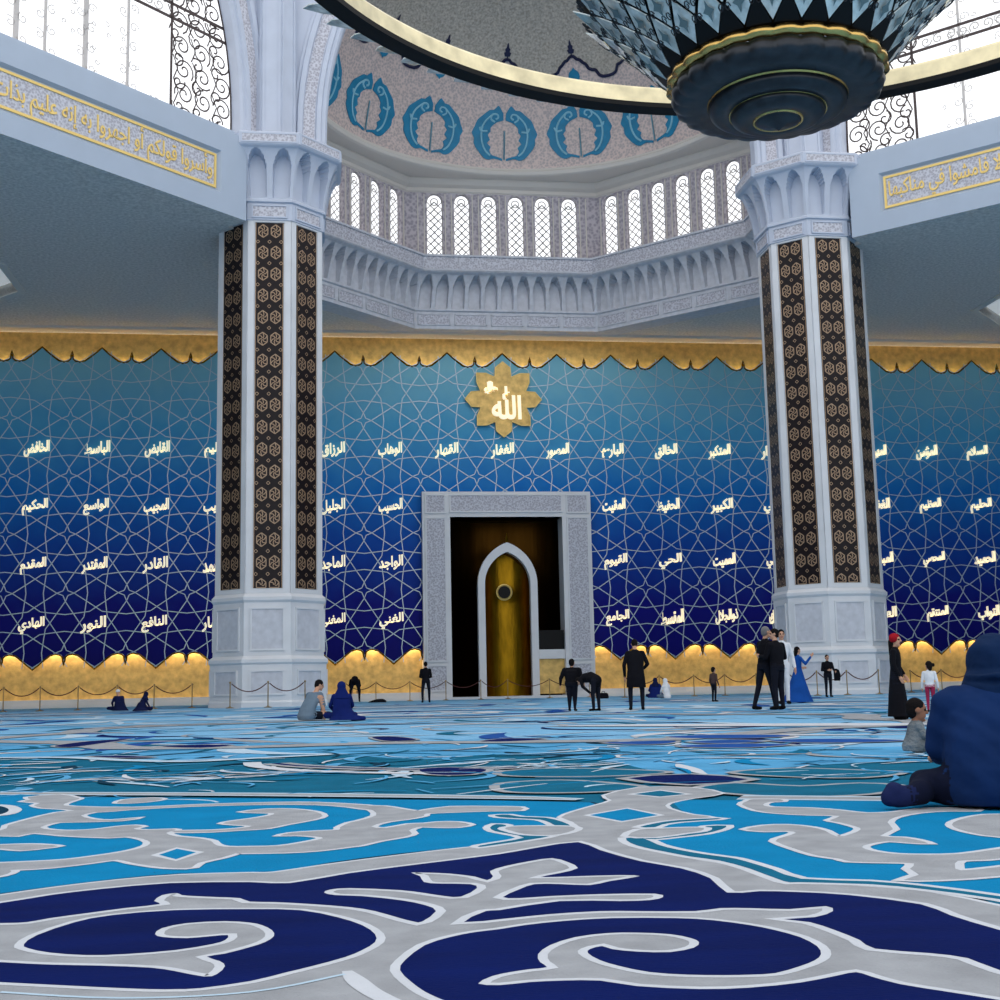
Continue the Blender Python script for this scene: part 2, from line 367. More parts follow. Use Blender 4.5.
# leaves with a dark outline either side of the crossing
for pts in ([(626, 838), (643, 838), (658, 844.5), (678, 849.5), (704, 854), (730, 857.5), (742, 860), (772, 869), (801, 878.5), (870, 881), (925, 886), (1000, 896), (1080, 909), (1080, 914), (1000, 899), (925, 889), (870, 884), (800, 882), (784, 881), (750, 868.5), (720, 860.5), (691, 856.5), (665, 851.5), (645, 847.5), (631, 843)],
            [(643, 838), (660, 836), (684, 832.6), (700, 829), (707, 826), (726, 825.5), (722, 829), (704, 833.5), (678, 836.5), (655, 839)], [(640, 826.8), (656, 823), (678, 820), (717, 818), (717, 819.2), (680, 821.7), (662, 824.3), (655, 827)],
            [(490, 827.4), (496, 824), (506, 825), (505, 828), (512, 831), (525, 834.5), (551, 835.5), (530, 839.5), (500, 844), (480, 846.8), (480, 845.3), (500, 842), (524, 837.5), (508, 833.5), (495, 831)],
            [(495, 815), (508, 814.5), (520, 816.5), (545, 817.5), (562, 821.5), (571, 826.3), (556, 825.5), (550, 822.5), (540, 819.5), (520, 818.3), (500, 817)]):
    field(pts, TEAL, .0108, .03, n=2)
for pts in ([(628, 836), (640, 829.5), (660, 828.5), (690, 827.5), (704, 828), (700, 831), (684, 833), (655, 837)], [(505, 828.5), (512, 826.5), (540, 826), (571, 826.5), (574, 830), (560, 834), (545, 835), (525, 834), (512, 831)]):
    field(pts, GREY, .0112, .03, n=2)
# navy grounds of the medallion
field([(-90, 913), (0, 903), (50, 895), (100, 889), (170, 883), (250, 882), (290, 883), (350, 873), (420, 864), (500, 854), (540, 847), (578, 842), (600, 850), (640, 861), (680, 868), (710, 878), (727, 892.5), (760, 891), (800, 892), (850, 895),
       (920, 904), (950, 915), (1000, 930), (1090, 952), (1090, 990), (1000, 970), (968, 958), (930, 953), (875, 948.5), (860, 940), (835, 930), (810, 922), (784, 919), (815, 917), (833, 911), (826, 906), (790, 909), (750, 908), (720, 908), (695, 911), (640, 911), (600, 911),
       (550, 914), (510, 918), (464, 922), (486, 911), (500, 910), (560, 901), (620, 901), (650, 900), (663, 897), (655, 893.5), (600, 894), (550, 896), (520, 898), (503, 897), (520, 889), (535, 884), (560, 884), (590, 885), (610, 881), (640, 876), (620, 875),
       (580, 876), (541, 877), (560, 873), (578, 868), (568, 862), (552, 858), (530, 861), (505, 866), (490, 871), (493, 876), (487, 880), (475, 876.5), (450, 873.5), (425, 872.5), (411, 872.5), (420, 876), (424, 882), (440, 883.5), (470, 884), (477, 888), (461, 896.5),
       (445, 896), (425, 893), (400, 890), (350, 888), (330, 889.5), (324, 892.5), (335, 895), (362, 896), (400, 900), (425, 905), (436, 911), (422, 921.5), (414, 921.5), (400, 918), (375, 911), (350, 907), (312, 904), (275, 902), (250, 901.5), (240, 898), (217, 897), (195, 896),
       (182, 895), (177, 893), (162, 895), (154, 901), (160, 904), (125, 908), (87, 913), (50, 918), (27, 922), (0, 923), (-90, 924)], NAVY, .0110, .025, n=2)
field([(24, 944), (37, 935), (75, 922), (112, 915), (175, 910), (250, 909), (300, 910), (337, 917), (362, 925), (375, 934), (375, 942), (362, 950), (345, 957), (312, 966), (287, 972), (250, 981), (200, 988), (175, 989), (150, 989), (100, 987), (0, 982), (-90, 978), (-90, 957),
       (0, 962), (50, 964.5), (100, 965.5), (150, 967.5), (175, 971), (204, 976.5), (217, 974), (225, 966), (220, 961), (207, 956.5), (225, 953.5), (250, 947), (265, 942), (274, 936), (272, 930), (262, 925), (250, 922.5), (225, 921), (187, 923), (162, 928), (155, 934), (163, 937),
       (187, 938), (212, 936), (228, 935), (225, 940), (212, 944), (175, 950), (125, 954), (87, 955), (50, 952.5), (28, 948)], NAVY, .0110, .02, n=2)
field([(400, 970), (405, 960), (425, 945), (450, 937), (475, 932), (500, 929), (525, 925), (562, 921), (612, 918), (675, 918), (712, 920), (750, 925), (775, 930), (800, 937), (817, 946), (821, 954), (815, 960), (800, 966), (775, 973), (750, 974.5), (725, 975), (687, 974.5), (650, 972),
       (620, 966), (600, 960), (588, 953), (590, 949), (602, 946), (612, 949), (637, 951.5), (670, 952), (694, 947.5), (699, 942), (691, 938), (670, 934), (637, 932.5), (607, 933), (575, 937), (550, 945), (538, 954), (540, 962), (547, 967), (530, 969), (510, 972), (492, 976), (478, 983.5),
       (500, 985), (530, 982), (562, 980.5), (600, 980.5), (637, 986), (700, 989), (750, 987.5), (800, 982.5), (837, 975.5), (856, 972), (870, 976), (900, 984), (950, 992), (1000, 1000), (1090, 1016), (1090, 1100), (560, 1100), (500, 1034), (460, 1007), (440, 998.5), (425, 991.5), (411, 981.5)], NAVY, .0110, .02, n=2)
band([(347, 971), (356, 980), (372, 992), (400, 1006)], [.01, .02, .02, .02], WHITE, .0113)
band([(0, 992), (120, 998), (250, 992), (345, 974)], .006, PALE, .0113)
# --- scrolls on the cyan grounds
C2 = .026

def leafy(px, n=2): field(px, GREY, .0116, C2, n=n)
leafy([(22, 801.5), (31, 799.5), (28, 797), (60, 794.5), (76, 797.5), (79, 799), (64, 804), (72, 806.3), (130, 807.3), (190, 804.8), (240, 803.2), (296, 802), (331, 803), (357, 804.5), (372, 806), (372, 810), (350, 807), (318, 804.7), (271, 804.5), (240, 805), (190, 806.5), (130, 809.7), (94, 812.3), (65, 809.3), (43, 808), (34, 805.3), (40, 803)])
leafy([(-60, 828), (0, 830.5), (8, 825.3), (26, 820), (58, 812.3), (84, 810), (110, 809), (94, 812.3), (81, 815.5), (91, 818.8), (110, 820), (139, 817.6), (120, 820.8), (73, 822), (56, 822.7), (40, 827.3), (52, 829.9), (73, 830.5), (97, 829.2), (117, 826.6), (133, 825.3), (142.5, 826.6), (133, 828.8), (146, 830), (172, 829.2), (175, 830.5), (166, 833),
       (176, 836.4), (198, 838.3), (211, 841), (214, 844), (224, 846.8), (250, 846.8), (279, 846), (305, 842.2), (323, 838.3), (316, 836.6), (298, 835.4), (280, 835.7), (292, 832.8), (318, 831), (339, 829.9), (340, 827.3), (350, 822.7), (360, 820.5), (376, 815.5), (373, 810.4), (360, 806), (383, 806), (399, 808.4), (416, 811), (425, 810), (451, 806.5), (490, 806.5), (520, 807),
       (520, 810.5), (490, 811), (451, 812.3), (426, 813.6), (424, 815.8), (417, 817.5), (405, 819.5), (386, 822), (371, 826.6), (386, 828), (409, 824), (425, 823.4), (438, 822), (457, 822), (470, 824.7), (457, 827.3), (438, 827.3), (422, 826.8), (415, 828), (409, 830.5), (412, 833.8), (403, 837), (379, 841), (360, 845.5), (350, 846.8), (318, 850.7), (285, 852.6), (240, 853.3), (234, 854), (221, 857.8),
       (198, 863), (191.5, 867.6), (178, 868.2), (159, 867), (133, 863), (117, 859.8), (91, 863), (52, 867.6), (13, 870), (-60, 873), (-60, 865), (0, 863), (32, 861.7), (65, 859.8), (97, 855.9), (118, 852.8), (133, 850), (147, 846), (150, 842.2), (143, 839), (128, 836.6), (110, 837.7), (65, 835.7), (35, 833), (17, 836), (2, 835.7), (-60, 838)])
field([(159, 855), (177, 849), (196, 852.6), (176, 859.5)], CYAN, .0120, C2, n=1)
leafy([(222.7, 823.4), (234, 820.8), (252, 818.5), (270, 815.5), (274, 813.3), (259, 812.8), (242, 811.8), (266, 809), (292, 809), (315, 811.7), (322.6, 816.2), (311, 820), (285, 824.7), (266, 828.6), (240, 830.2), (211, 832), (176, 832.5), (176, 830.8), (211, 830.2), (240, 828.2), (252, 826), (238, 825)])
leafy([(-20, 847), (0, 845), (28, 844.2), (45, 844.8), (58, 846.2), (42, 848.5), (23, 850.3), (6, 849)])
leafy([(-30, 872), (0, 868.5), (9, 870), (11, 872), (0, 876), (-30, 880)])
leafy([(117, 802.5), (125, 799.5), (150, 797.8), (163, 798.8), (155, 801), (135, 803), (120, 803.3)])
field([(-25, 810), (-10, 806), (2, 806.5), (9, 810), (2, 814), (-12, 815)], DARK, .0116, .06)
leafy([(742, 804.5), (748, 801), (753, 799.3), (780, 799.3), (782, 801.5), (770, 802), (763, 804.5), (771, 807), (810, 808), (840, 810.3), (865, 813), (895, 812), (917, 809), (946, 808), (975, 808), (975, 811), (946, 811), (917, 813), (895, 817.3), (887.5, 822.5), (893, 829.3), (880, 836), (902, 837.5), (917, 840), (928, 843.5), (910, 842.8), (887, 841.3), (868, 844.3), (862, 847.3),
       (872, 851), (895, 854), (925, 854.8), (962, 854), (1000, 848.8), (1080, 838), (1080, 849), (1000, 858.5), (977, 860), (958, 861), (955, 866), (961, 870.5), (1000, 867), (1080, 857), (1080, 866), (1000, 875.8), (940, 880), (904, 880), (919, 875), (910, 869), (914, 863.5), (880, 862.3), (850, 861.5), (840, 858.8), (817, 855.5), (795, 848.8), (775.5, 841.3), (784, 837), (796, 833), (787, 831),
       (765, 831.5), (745.5, 829.3), (765, 825.5), (787, 824.8), (810, 827), (825, 830.8), (837, 836.8), (852, 833.8), (861, 829.3), (855, 826.3), (840, 822.5), (829.5, 820.3), (840, 816), (810, 815), (780, 813.5), (757, 810.5)])
leafy([(952, 824.8), (958, 820.3), (977, 815.8), (1000, 814.3), (1060, 817), (1060, 840), (1000, 836.8), (977, 833.8), (959, 829.3)])
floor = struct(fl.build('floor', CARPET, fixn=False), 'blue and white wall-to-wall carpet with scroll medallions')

# ------------------------------------------------------------------ qibla wall
def scallop_x(x):        # offset from the nearest star column, in pitches
    t = (x-(X0+PX/2))/PX; return abs(t-round(t))
PROF = [(0, .2), (.012, .4), (.025, .62), (.06, .72), (.13, .77), (.22, .7), (.32, .47), (.41, .24), (.5, 0)]
def prof(u):
    for (a, p), (b, q) in zip(PROF, PROF[1:]):
        if u <= b: return p+(q-p)*(u-a)/(b-a)
    return PROF[-1][1]
def scallop_line(x0, x1, z, sgn):
    k0 = math.floor((x0-X0)/PX)-1; k1 = math.ceil((x1-X0)/PX)+1; xs = set([x0, x1])
    for k in range(k0, k1+1):
        for u, _ in PROF:
            for s in (1, -1): xs.add(round(X0+PX/2+PX*(k+s*u), 4))
    return [(x, z+sgn*prof(scallop_x(x))) for x in sorted(v for v in xs if x0 <= v <= x1)]
WX0, WX1 = -32, 51.2
def bottom_edge(x): return 1.88+prof(scallop_x(x))
low = scallop_line(WX0, WX1, 1.88, 1); up = scallop_line(WX0, WX1, 18.35, -1)
MX0, MX1, MZ = 5.6, 13.64, 10.4            # hole behind the mihrab portal
def with_notch(line):
    a = [p for p in line if p[0] <= MX0]; b = [p for p in line if p[0] >= MX1]
    return a+[(MX0, a[-1][1]), (MX0, MZ), (MX1, MZ), (MX1, b[0][1])]+b
w = MB()
out = [(x, z) for x, z in with_notch(low)]+[(x, z) for x, z in reversed(up)]
w.prism([(x, WY-.5, z) for x, z in out], (0, .12, 0))
wall = struct(w.build('wall_qibla', 'blue_panel', fixn=False), 'blue gradient qibla wall panel')
w = MB()
gold_out = [(WX0, .4), (MX0, .4), (MX0, MZ), (MX1, MZ), (MX1, .4), (WX1, .4), (WX1, ZC), (WX0, ZC)]
w.prism([(x, WY, z) for x, z in gold_out], (0, .4, 0))
struct(w.build('wall_gold_dado', 'gold', fixn=False), 'gold panelling behind the blue wall')
w = MB()
for line in ([p for p in low if p[0] <= MX0], [p for p in low if p[0] >= MX1], up):
    w.tube([(x, WY-.5, z) for x, z in line], .05, 5)
w.build('scallop_edging', 'gold_niche', wall)
for a, b in ((WX0, 5.2), (14.05, WX1)):
    w = MB(); w.box(((a+b)/2, WY-.3, .2), (b-a, .9, .4)); w.box(((a+b)/2, WY-.8, .05), (b-a, .5, .1)); w.build('marble_plinth', 'white_marble', wall)
# metal lattice: each star throws four pairs of bent lines
w = MB()
LA = [(0, .14), (.24, .5), (.31, .6), (.33, .75), (.36, 1.0), (.33, 1.25), (.31, 1.4), (.24, 1.5), (0, 1.86)]
def rib(pts0):
    pts = [(a[0]+(b[0]-a[0])*t/4, a[1]+(b[1]-a[1])*t/4) for a, b in zip(pts0, pts0[1:]) for t in range(4)]+[pts0[-1]]
    for (x0, z0), (x1, z1) in zip(pts, pts[1:]):
        if min(z0, z1) < 1.9 or max(z0, z1) > 18.3: 
            if any(zq < bottom_edge(xq)+.02 or zq > 18.33-prof(scallop_x(xq)) for xq, zq in ((x0, z0), (x1, z1))): continue
        if MX0 < (x0+x1)/2 < MX1 and (z0+z1)/2 < MZ: continue
        d = Vector((x1-x0, z1-z0)); n = Vector((-d.y, d.x)).normalized()*.021; y = WY-.5
        w.add([(x0+n.x, y-.03, z0+n.y), (x0-n.x, y-.03, z0-n.y), (x1-n.x, y-.03, z1-n.y), (x1+n.x, y-.03, z1+n.y), (x0+n.x, y, z0+n.y), (x0-n.x, y, z0-n.y), (x1-n.x, y, z1-n.y), (x1+n.x, y, z1+n.y)],
              [(0, 1, 2, 3), (0, 3, 7, 4), (1, 5, 6, 2)])
ZS = ZN+PX/2
for i in range(-6, 23):
    sx = X0+PX*(i+.5)
    for j in range(-1, 7):
        sz = ZS-PX*(j-1)
        for s in (1, -1):
            rib([(sx+s*a*PX, sz-b*PX) for a, b in LA])
            rib([(sx+b*PX, sz+s*a*PX) for a, b in LA])
        q = [(0, .14), (.04, .04), (.14, 0), (.04, -.04), (0, -.14), (-.04, -.04), (-.14, 0), (-.04, .04), (0, .14)]
        rib([(sx+a*PX, sz+b*PX) for a, b in q])
w.build('star_lattice', 'lattice_metal', wall, fixn=False)

# names in raised gold, read right to left; k counts the columns of the pattern from the left edge of the view
NAMES = {0: {0: ('الخافض', 'al-Khafid'), 1: ('الباسط', 'al-Basit'), 2: ('القابض', 'al-Qabid'), 3: ('العليم', 'al-Alim'), 5: ('الرزاق', 'ar-Razzaq'), 6: ('الوهاب', 'al-Wahhab'), 7: ('القهار', 'al-Qahhar'), 8: ('الغفار', 'al-Ghaffar'),
             9: ('المصور', 'al-Musawwir'), 10: ('البارئ', 'al-Bari'), 11: ('الخالق', 'al-Khaliq'), 12: ('المتكبر', 'al-Mutakabbir'), 13: ('الجبار', 'al-Jabbar'), 15: ('المهيمن', 'al-Muhaymin'), 16: ('المؤمن', 'al-Mumin'), 17: ('السلام', 'as-Salam')},
         1: {0: ('الحكيم', 'al-Hakim'), 1: ('الواسع', 'al-Wasi'), 2: ('المجيب', 'al-Mujib'), 3: ('الرقيب', 'ar-Raqib'), 5: ('الجليل', 'al-Jalil'), 6: ('الحسيب', 'al-Hasib'), 10: ('المقيت', 'al-Muqit'), 11: ('الحفيظ', 'al-Hafiz'), 12: ('الكبير', 'al-Kabir'),
             13: ('العلي', 'al-Ali'), 15: ('الغفور', 'al-Ghafur'), 16: ('العظيم', 'al-Azim'), 17: ('الحليم', 'al-Halim')},
         2: {0: ('المقدم', 'al-Muqaddim'), 1: ('المقتدر', 'al-Muqtadir'), 2: ('القادر', 'al-Qadir'), 3: ('الصمد', 'as-Samad'), 5: ('الماجد', 'al-Majid'), 6: ('الواجد', 'al-Wajid'), 10: ('القيوم', 'al-Qayyum'), 11: ('الحي', 'al-Hayy'), 12: ('المميت', 'al-Mumit'),
             13: ('المحيي', 'al-Muhyi'), 15: ('المبدئ', 'al-Mubdi'), 16: ('المحصي', 'al-Muhsi'), 17: ('الحميد', 'al-Hamid')},
         3: {0: ('الهادي', 'al-Hadi'), 1: ('النور', 'an-Nur'), 2: ('النافع', 'an-Nafi'), 3: ('الضار', 'ad-Darr'), 5: ('المغني', 'al-Mughni'), 6: ('الغني', 'al-Ghani'), 10: ('الجامع', 'al-Jami'), 11: ('المقسط', 'al-Muqsit'), 12: ('ذوالجلال', 'Dhul-Jalal'),
             13: ('مالكالملك', 'Malik al-Mulk'), 15: ('العفو', 'al-Afuww'), 16: ('المنتقم', 'al-Muntaqim'), 17: ('التواب', 'at-Tawwab')}}
ROWS = ['top row of names', 'second row of names', 'third row of names', 'lowest row of names']
for j, row in NAMES.items():
    for k, (ar, tr) in row.items():
        m = MB(); o = Vector((X0+k*PX-.1, WY-.535, ZN-j*PX-.1))
        letters(m, ar, (0, 0, 0), (1, 0, 0), (0, 0, 1), (0, -1, 0), 1.25, .74, thick=.1, offset=.028, slope=.13)
        ob = m.build('calligraphy', 'gold_letter', fixn=False); ob.location = o
        tag(ob, f'raised gold Arabic lettering reading {tr}, in the {ROWS[j]}', 'wall lettering', 'gold names on the blue wall')

# gold star medallion above the mihrab
star = empty('star_medallion', (9.62, WY-.55, 15.8), 'gold eight-pointed star medallion with white calligraphy above the mihrab', 'wall medallion')
m = MB(); pts = []
for q in range(4):
    for a, r_ in ((0, 1.0), (13, .86), (20, .63), (33, .82), (45, .98), (57, .82), (70, .63), (77, .86)):
        t = R(q*90+a); pts.append((9.52+2.06*r_*math.cos(t), WY-.55, 15.8+2.06*r_*math.sin(t)))
m.prism(pts, (0, -.15, 0)); m.build('star_plate', 'gold', star, fixn=True)
m = MB(); m.tube([(x, WY-.7, z) for x, _, z in pts], .035, 5, closed=True); m.build('star_rim', 'gold_frame', star)
m = MB()
letters(m, 'ﷲ', (9.68, WY-.7, 15.6), (1, 0, 0), (0, 0, 1), (0, -1, 0), 1.6, 1.8, thick=.08, offset=.03, shaped=True)
letters(m, 'ﷻ', (8.85, WY-.7, 16.4), (1, 0, 0), (0, 0, 1), (0, -1, 0), .75, .75, thick=.08, offset=.035, shaped=True)
m.build('lettering', 'gold_letter', star, fixn=False)

# ------------------------------------------------------------------ mihrab
mh = empty('mihrab', (9.7, 67.4, 0), 'gold mihrab niche with pointed arch inside a carved white portal', 'mihrab')
XL, XR, IL, IR, ZT, ZI = 5.08, 14.0, 6.53, 12.46, 10.75, 9.42
FY = 66.9
def slab(name, x0, x1, z0, z1, y0, y1, mname):
    m = MB(); m.box(((x0+x1)/2, (y0+y1)/2, (z0+z1)/2), (x1-x0, y1-y0, z1-z0)); return m.build(name, mname, mh)
j1 = slab('portal_jamb', XL, IL, 0, ZT, FY, 68.4, 'white_marble'); j2 = slab('portal_jamb', IR, XR, 0, ZT, FY, 68.4, 'white_marble'); li = slab('portal_lintel', IL, IR, ZI, ZT, FY, 68.4, 'white_marble')
def panel(par, x0, x1, z0, z1):
    m = MB(); m.box(((x0+x1)/2, FY-.02, (z0+z1)/2), (x1-x0, .04, z1-z0)); m.build('carved_panel', 'carved_marble', par)
    m = MB()
    for a, b, c, d in ((x0-.08, x1+.08, z0-.08, z0), (x0-.08, x1+.08, z1, z1+.08), (x0-.08, x0, z0, z1), (x1, x1+.08, z0, z1)): m.box(((a+b)/2, FY-.04, (c+d)/2), (b-a, .08, d-c))
    m.build('panel_moulding', 'white_marble', par)
for par, a, b in ((j1, XL+.22, IL-.3), (j2, IR+.3, XR-.22)):
    panel(par, a, b, 2.0, ZI-.1); panel(par, a, b, ZI+.25, ZT-.22); panel(par, a, b, .5, 1.7)
panel(li, IL+.05, IR-.05, ZI+.3, ZT-.22)
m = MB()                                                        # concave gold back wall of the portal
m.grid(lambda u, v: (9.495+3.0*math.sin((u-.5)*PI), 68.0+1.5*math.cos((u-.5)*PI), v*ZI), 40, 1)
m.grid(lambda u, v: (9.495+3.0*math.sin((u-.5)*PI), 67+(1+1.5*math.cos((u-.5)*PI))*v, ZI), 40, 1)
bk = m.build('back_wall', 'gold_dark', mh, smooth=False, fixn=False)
AX, HO, HI, ZSPR = 9.53, 1.57, 1.2, 5.9
def arch_line(hw, zs, apex, n=14):                     # pointed arch from left foot to right foot
    rise = apex-zs; rad = (hw*hw+rise*rise)/(2*hw); out = [(-hw, 0)]
    a1 = math.asin(min(1, rise/rad))
    arc = [(-hw+rad-rad*math.cos(a1*i/n), zs+rad*math.sin(a1*i/n)) for i in range(n+1)]
    arc = [(min(x, 0), z) for x, z in arc]
    return out+arc+[(-x, z) for x, z in reversed(arc[:-1])]+[(hw, 0)]
ao, ai = arch_line(HO, ZSPR, 8.1), arch_line(HI, ZSPR, 7.6)
m = MB(); yf = 67.15
for (a, b, c, d) in zip(ao, ao[1:], ai, ai[1:]):
    q = [(AX+x, yf, z) for x, z in (a, b, d, c)]; m.add(q, [(0, 1, 2, 3)])
    for e, f in ((a, b), (c, d)): m.add([(AX+e[0], yf, e[1]), (AX+f[0], yf, f[1]), (AX+f[0], yf+.5, f[1]), (AX+e[0], yf+.5, e[1])], [(0, 1, 2, 3)])
ar = m.build('niche_arch', 'white_marble', mh)
m = MB(); m.tube([(AX, yf+.1, 8.05), (AX, yf+.1, 8.35), (AX, yf+.1, 8.6)], [.09, .07, .01], 6); m.build('finial', 'gold_niche', ar)
m = MB()                                                        # half-round gold niche behind the arch
def niche_pt(u, v):
    a = (u-.5)*PI; x = HI*math.sin(a); zt = 7.6
    for p, q in zip(ai, ai[1:]):
        if p[0] <= x <= q[0] and q[0] > p[0]: zt = p[1]+(q[1]-p[1])*(x-p[0])/(q[0]-p[0]); break
    if abs(x) >= HI-1e-4: zt = ZSPR
    return (AX+x, yf+.45+1.0*math.cos(a), zt*v)
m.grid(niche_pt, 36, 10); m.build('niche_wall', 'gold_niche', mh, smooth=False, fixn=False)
rd = empty('roundel', (9.38, 67.5, 5.5)); rd.parent = mh; rd.matrix_parent_inverse = Matrix.Translation(-mh.location)
m = MB(); m.lathe([(0, 0), (.32, 0), (.32, .1), (0, .1)], 24); d_ = m.build('roundel_disc', 'black_metal'); d_.parent = rd; d_.rotation_euler = (R(90), 0, 0)
m = MB(); m.tube([(.38*math.cos(t*PI/12), 0, .38*math.sin(t*PI/12)) for t in range(24)], .06, 6, closed=True); d_ = m.build('roundel_rim', 'gold_frame'); d_.parent = rd
m = MB(); m.tube([(0, .02, .25), (0, .9, .25)], .03, 5); d_ = m.build('roundel_bracket', 'gold_niche'); d_.parent = rd
bal = slab('gallery_band', AX+HO, IR, 2.0, 2.48, 67.1, 67.8, 'white_marble')
m = MB(); m.box(((AX+HO+IR)/2, 67.25, 2.98), (IR-AX-HO, .06, 1.0)); m.build('glass_balustrade', 'black_metal', bal)
slab('gallery_base', AX+HO, IR, .2, 2.0, 67.3, 67.7, 'gold')
slab('threshold_step', XL, XR, 0, .12, 66.2, 68.4, 'white_marble')

# ------------------------------------------------------------------ flat ceiling round the great octagon
OUTL = [(-32, 68.3), (9.62, 68.3), (9.62, 66.0), (4.75, 66.0), (-2.15, 59.1), (-2.15, 53.2), (-18.8, 36.56), (-18.8, 13), (-32, 13)]
mir = lambda p: (2*XC-p[0],)+tuple(p[1:])
SKY_C = [(-18.5, 58.9), (37.74, 58.9)]; SA = 4.45
def octa(cx, cy, ap, rot=0): rr = ap/math.cos(PI/8); return [(cx+rr*math.cos(PI/8+rot+i*PI/4), cy+rr*math.sin(PI/8+rot+i*PI/4)) for i in range(8)]
m = MB()
for s in (0, 1):
    o = OUTL if not s else [mir(p) for p in OUTL]
    m.prism([(x, y, ZC) for x, y in o], (0, 0, .35), holes=[[(x, y, ZC) for x, y in octa(*SKY_C[s], SA)]])
ceiling = struct(m.build('ceiling', 'ceiling_grey', fixn=False), 'grey perforated flat ceiling')
m = MB(); m.box((XC, 67.1, ZC-.03), (83, .7, .06)); m.box((XC, 66.7, ZC-.06), (83, .12, .12)); struct(m.build('trim_1', 'ceiling_edge'), 'pale cornice where ceiling meets the blue wall')
for s, (cx, cy) in enumerate(SKY_C):
    t = empty('skylight', (cx, cy, ZC), 'octagonal white skylight in the grey ceiling by the '+('right' if s else 'left')+' edge', 'skylight')
    m = MB(); a, b = octa(cx, cy, SA), octa(cx, cy, SA+.35)
    for i in range(8):
        k = (i+1) % 8
        m.add([(*a[i], ZC-.06), (*a[k], ZC-.06), (*b[k], ZC-.06), (*b[i], ZC-.06), (*a[i], ZC+.5), (*a[k], ZC+.5), (*b[k], ZC), (*b[i], ZC)], [(0, 1, 2, 3), (0, 4, 5, 1), (3, 2, 6, 7)])
    m.build('frame', 'ceiling_edge', t)
    m = MB(); m.prism([(x, y, ZC+.5) for x, y in octa(cx, cy, SA+.02)], (0, 0, .08)); m.build('diffuser', 'skylight_panel', t, fixn=False)

# ------------------------------------------------------------------ the two octagonal columns
def oct_ring(ap, z): return [(x, y, z) for x, y in octa(0, 0, ap, 0)]
def oct_loft(mb, prof_, mi=0):
    vs = [p for ap, z in prof_ for p in oct_ring(ap, z)]; n = len(prof_)
    mb.add(vs, [(j*8+i, j*8+(i+1) % 8, (j+1)*8+(i+1) % 8, (j+1)*8+i) for j in range(n-1) for i in range(8)], mi)
def face_frame(i, ap):      # centre, tangent and outward normal of face i
    a = i*PI/4; n = Vector((math.cos(a), math.sin(a), 0)); return n*ap, Vector((-n.y, n.x, 0)), n
def inset_panel(mb, i, ap, half, z0, z1, t=.07, d=.05, mi=0, fill=None):
    c, e, n = face_frame(i, ap)
    for a, b, p, q in ((-half, half, z0, z0+t), (-half, half, z1-t, z1), (-half, -half+t, z0+t, z1-t), (half-t, half, z0+t, z1-t)):
        mb.obox(c+e*a+Vector((0, 0, p)), e*(b-a), n*d, (0, 0, q-p), mi)
    if fill is not None: mb.obox(c+e*(-half+t)+Vector((0, 0, z0+t)), e*(2*half-2*t), n*.015, (0, 0, z1-z0-2*t), fill)
def arch_in(a, t):           # pointed niche: a across -1..1, t up 0..1
    w_ = .74 if t < .52 else .74*math.sqrt(max(0, 1-((t-.52)/.44)**1.7)) if t < .96 else 0
    return t > .03 and abs(a) < w_
def cove(t): return 1-math.sqrt(max(0, 1-t*t))       # flare: nothing at the foot, steep forward sweep at the top
def strip_mesh():
    m = MB(); hw, z0, z1 = .56, 4.56, 19.32
    m.box((0, .0, (z0+z1)/2), (2*hw, .03, z1-z0), 0)
    y = -.025
    def rb(pts, w_=.03):
        for (a, b), (c, d) in zip(pts, pts[1:]):
            v = Vector((c-a, d-b)); n = Vector((-v.y, v.x)).normalized()*w_
            m.add([(a+n.x, y, b+n.y), (a-n.x, y, b-n.y), (c-n.x, y, d-n.y), (c+n.x, y, d+n.y)], [(0, 1, 2, 3)], 1)
    k = 17; p = (z1-z0)/16.5
    for i in range(k):
        zc = z0+.1+p*i
        for sx in (-.25, .25):
            hexa = [(sx+.21*math.cos(R(30+60*q)), zc+.27*math.sin(R(30+60*q))) for q in range(7)]
            hexa = [(a, min(max(b, z0+.02), z1-.02)) for a, b in hexa]
            rb(hexa, .02)
            for q in range(6):
                t = R(60*q); a, b = sx+.1*math.cos(t), zc+.13*math.sin(t); c, d = sx+.2*math.cos(t+.5), zc+.25*math.sin(t+.5)
                if z0 < b < z1 and z0 < d < z1: rb([(sx+.03*math.cos(t), min(max(zc+.03*math.sin(t), z0), z1)), (a, b), (c, d)], .018)
        for sx in (-.46, 0, .46):
            if zc+p/2 < z1-.1: rb([(sx-.07, zc+p/2), (sx, zc+p/2+.07), (sx+.07, zc+p/2), (sx, zc+p/2-.07), (sx-.07, zc+p/2)], .012)
    for sx in (-hw+.02, hw-.02): rb([(sx, z0), (sx, z1)], .014)
    return m
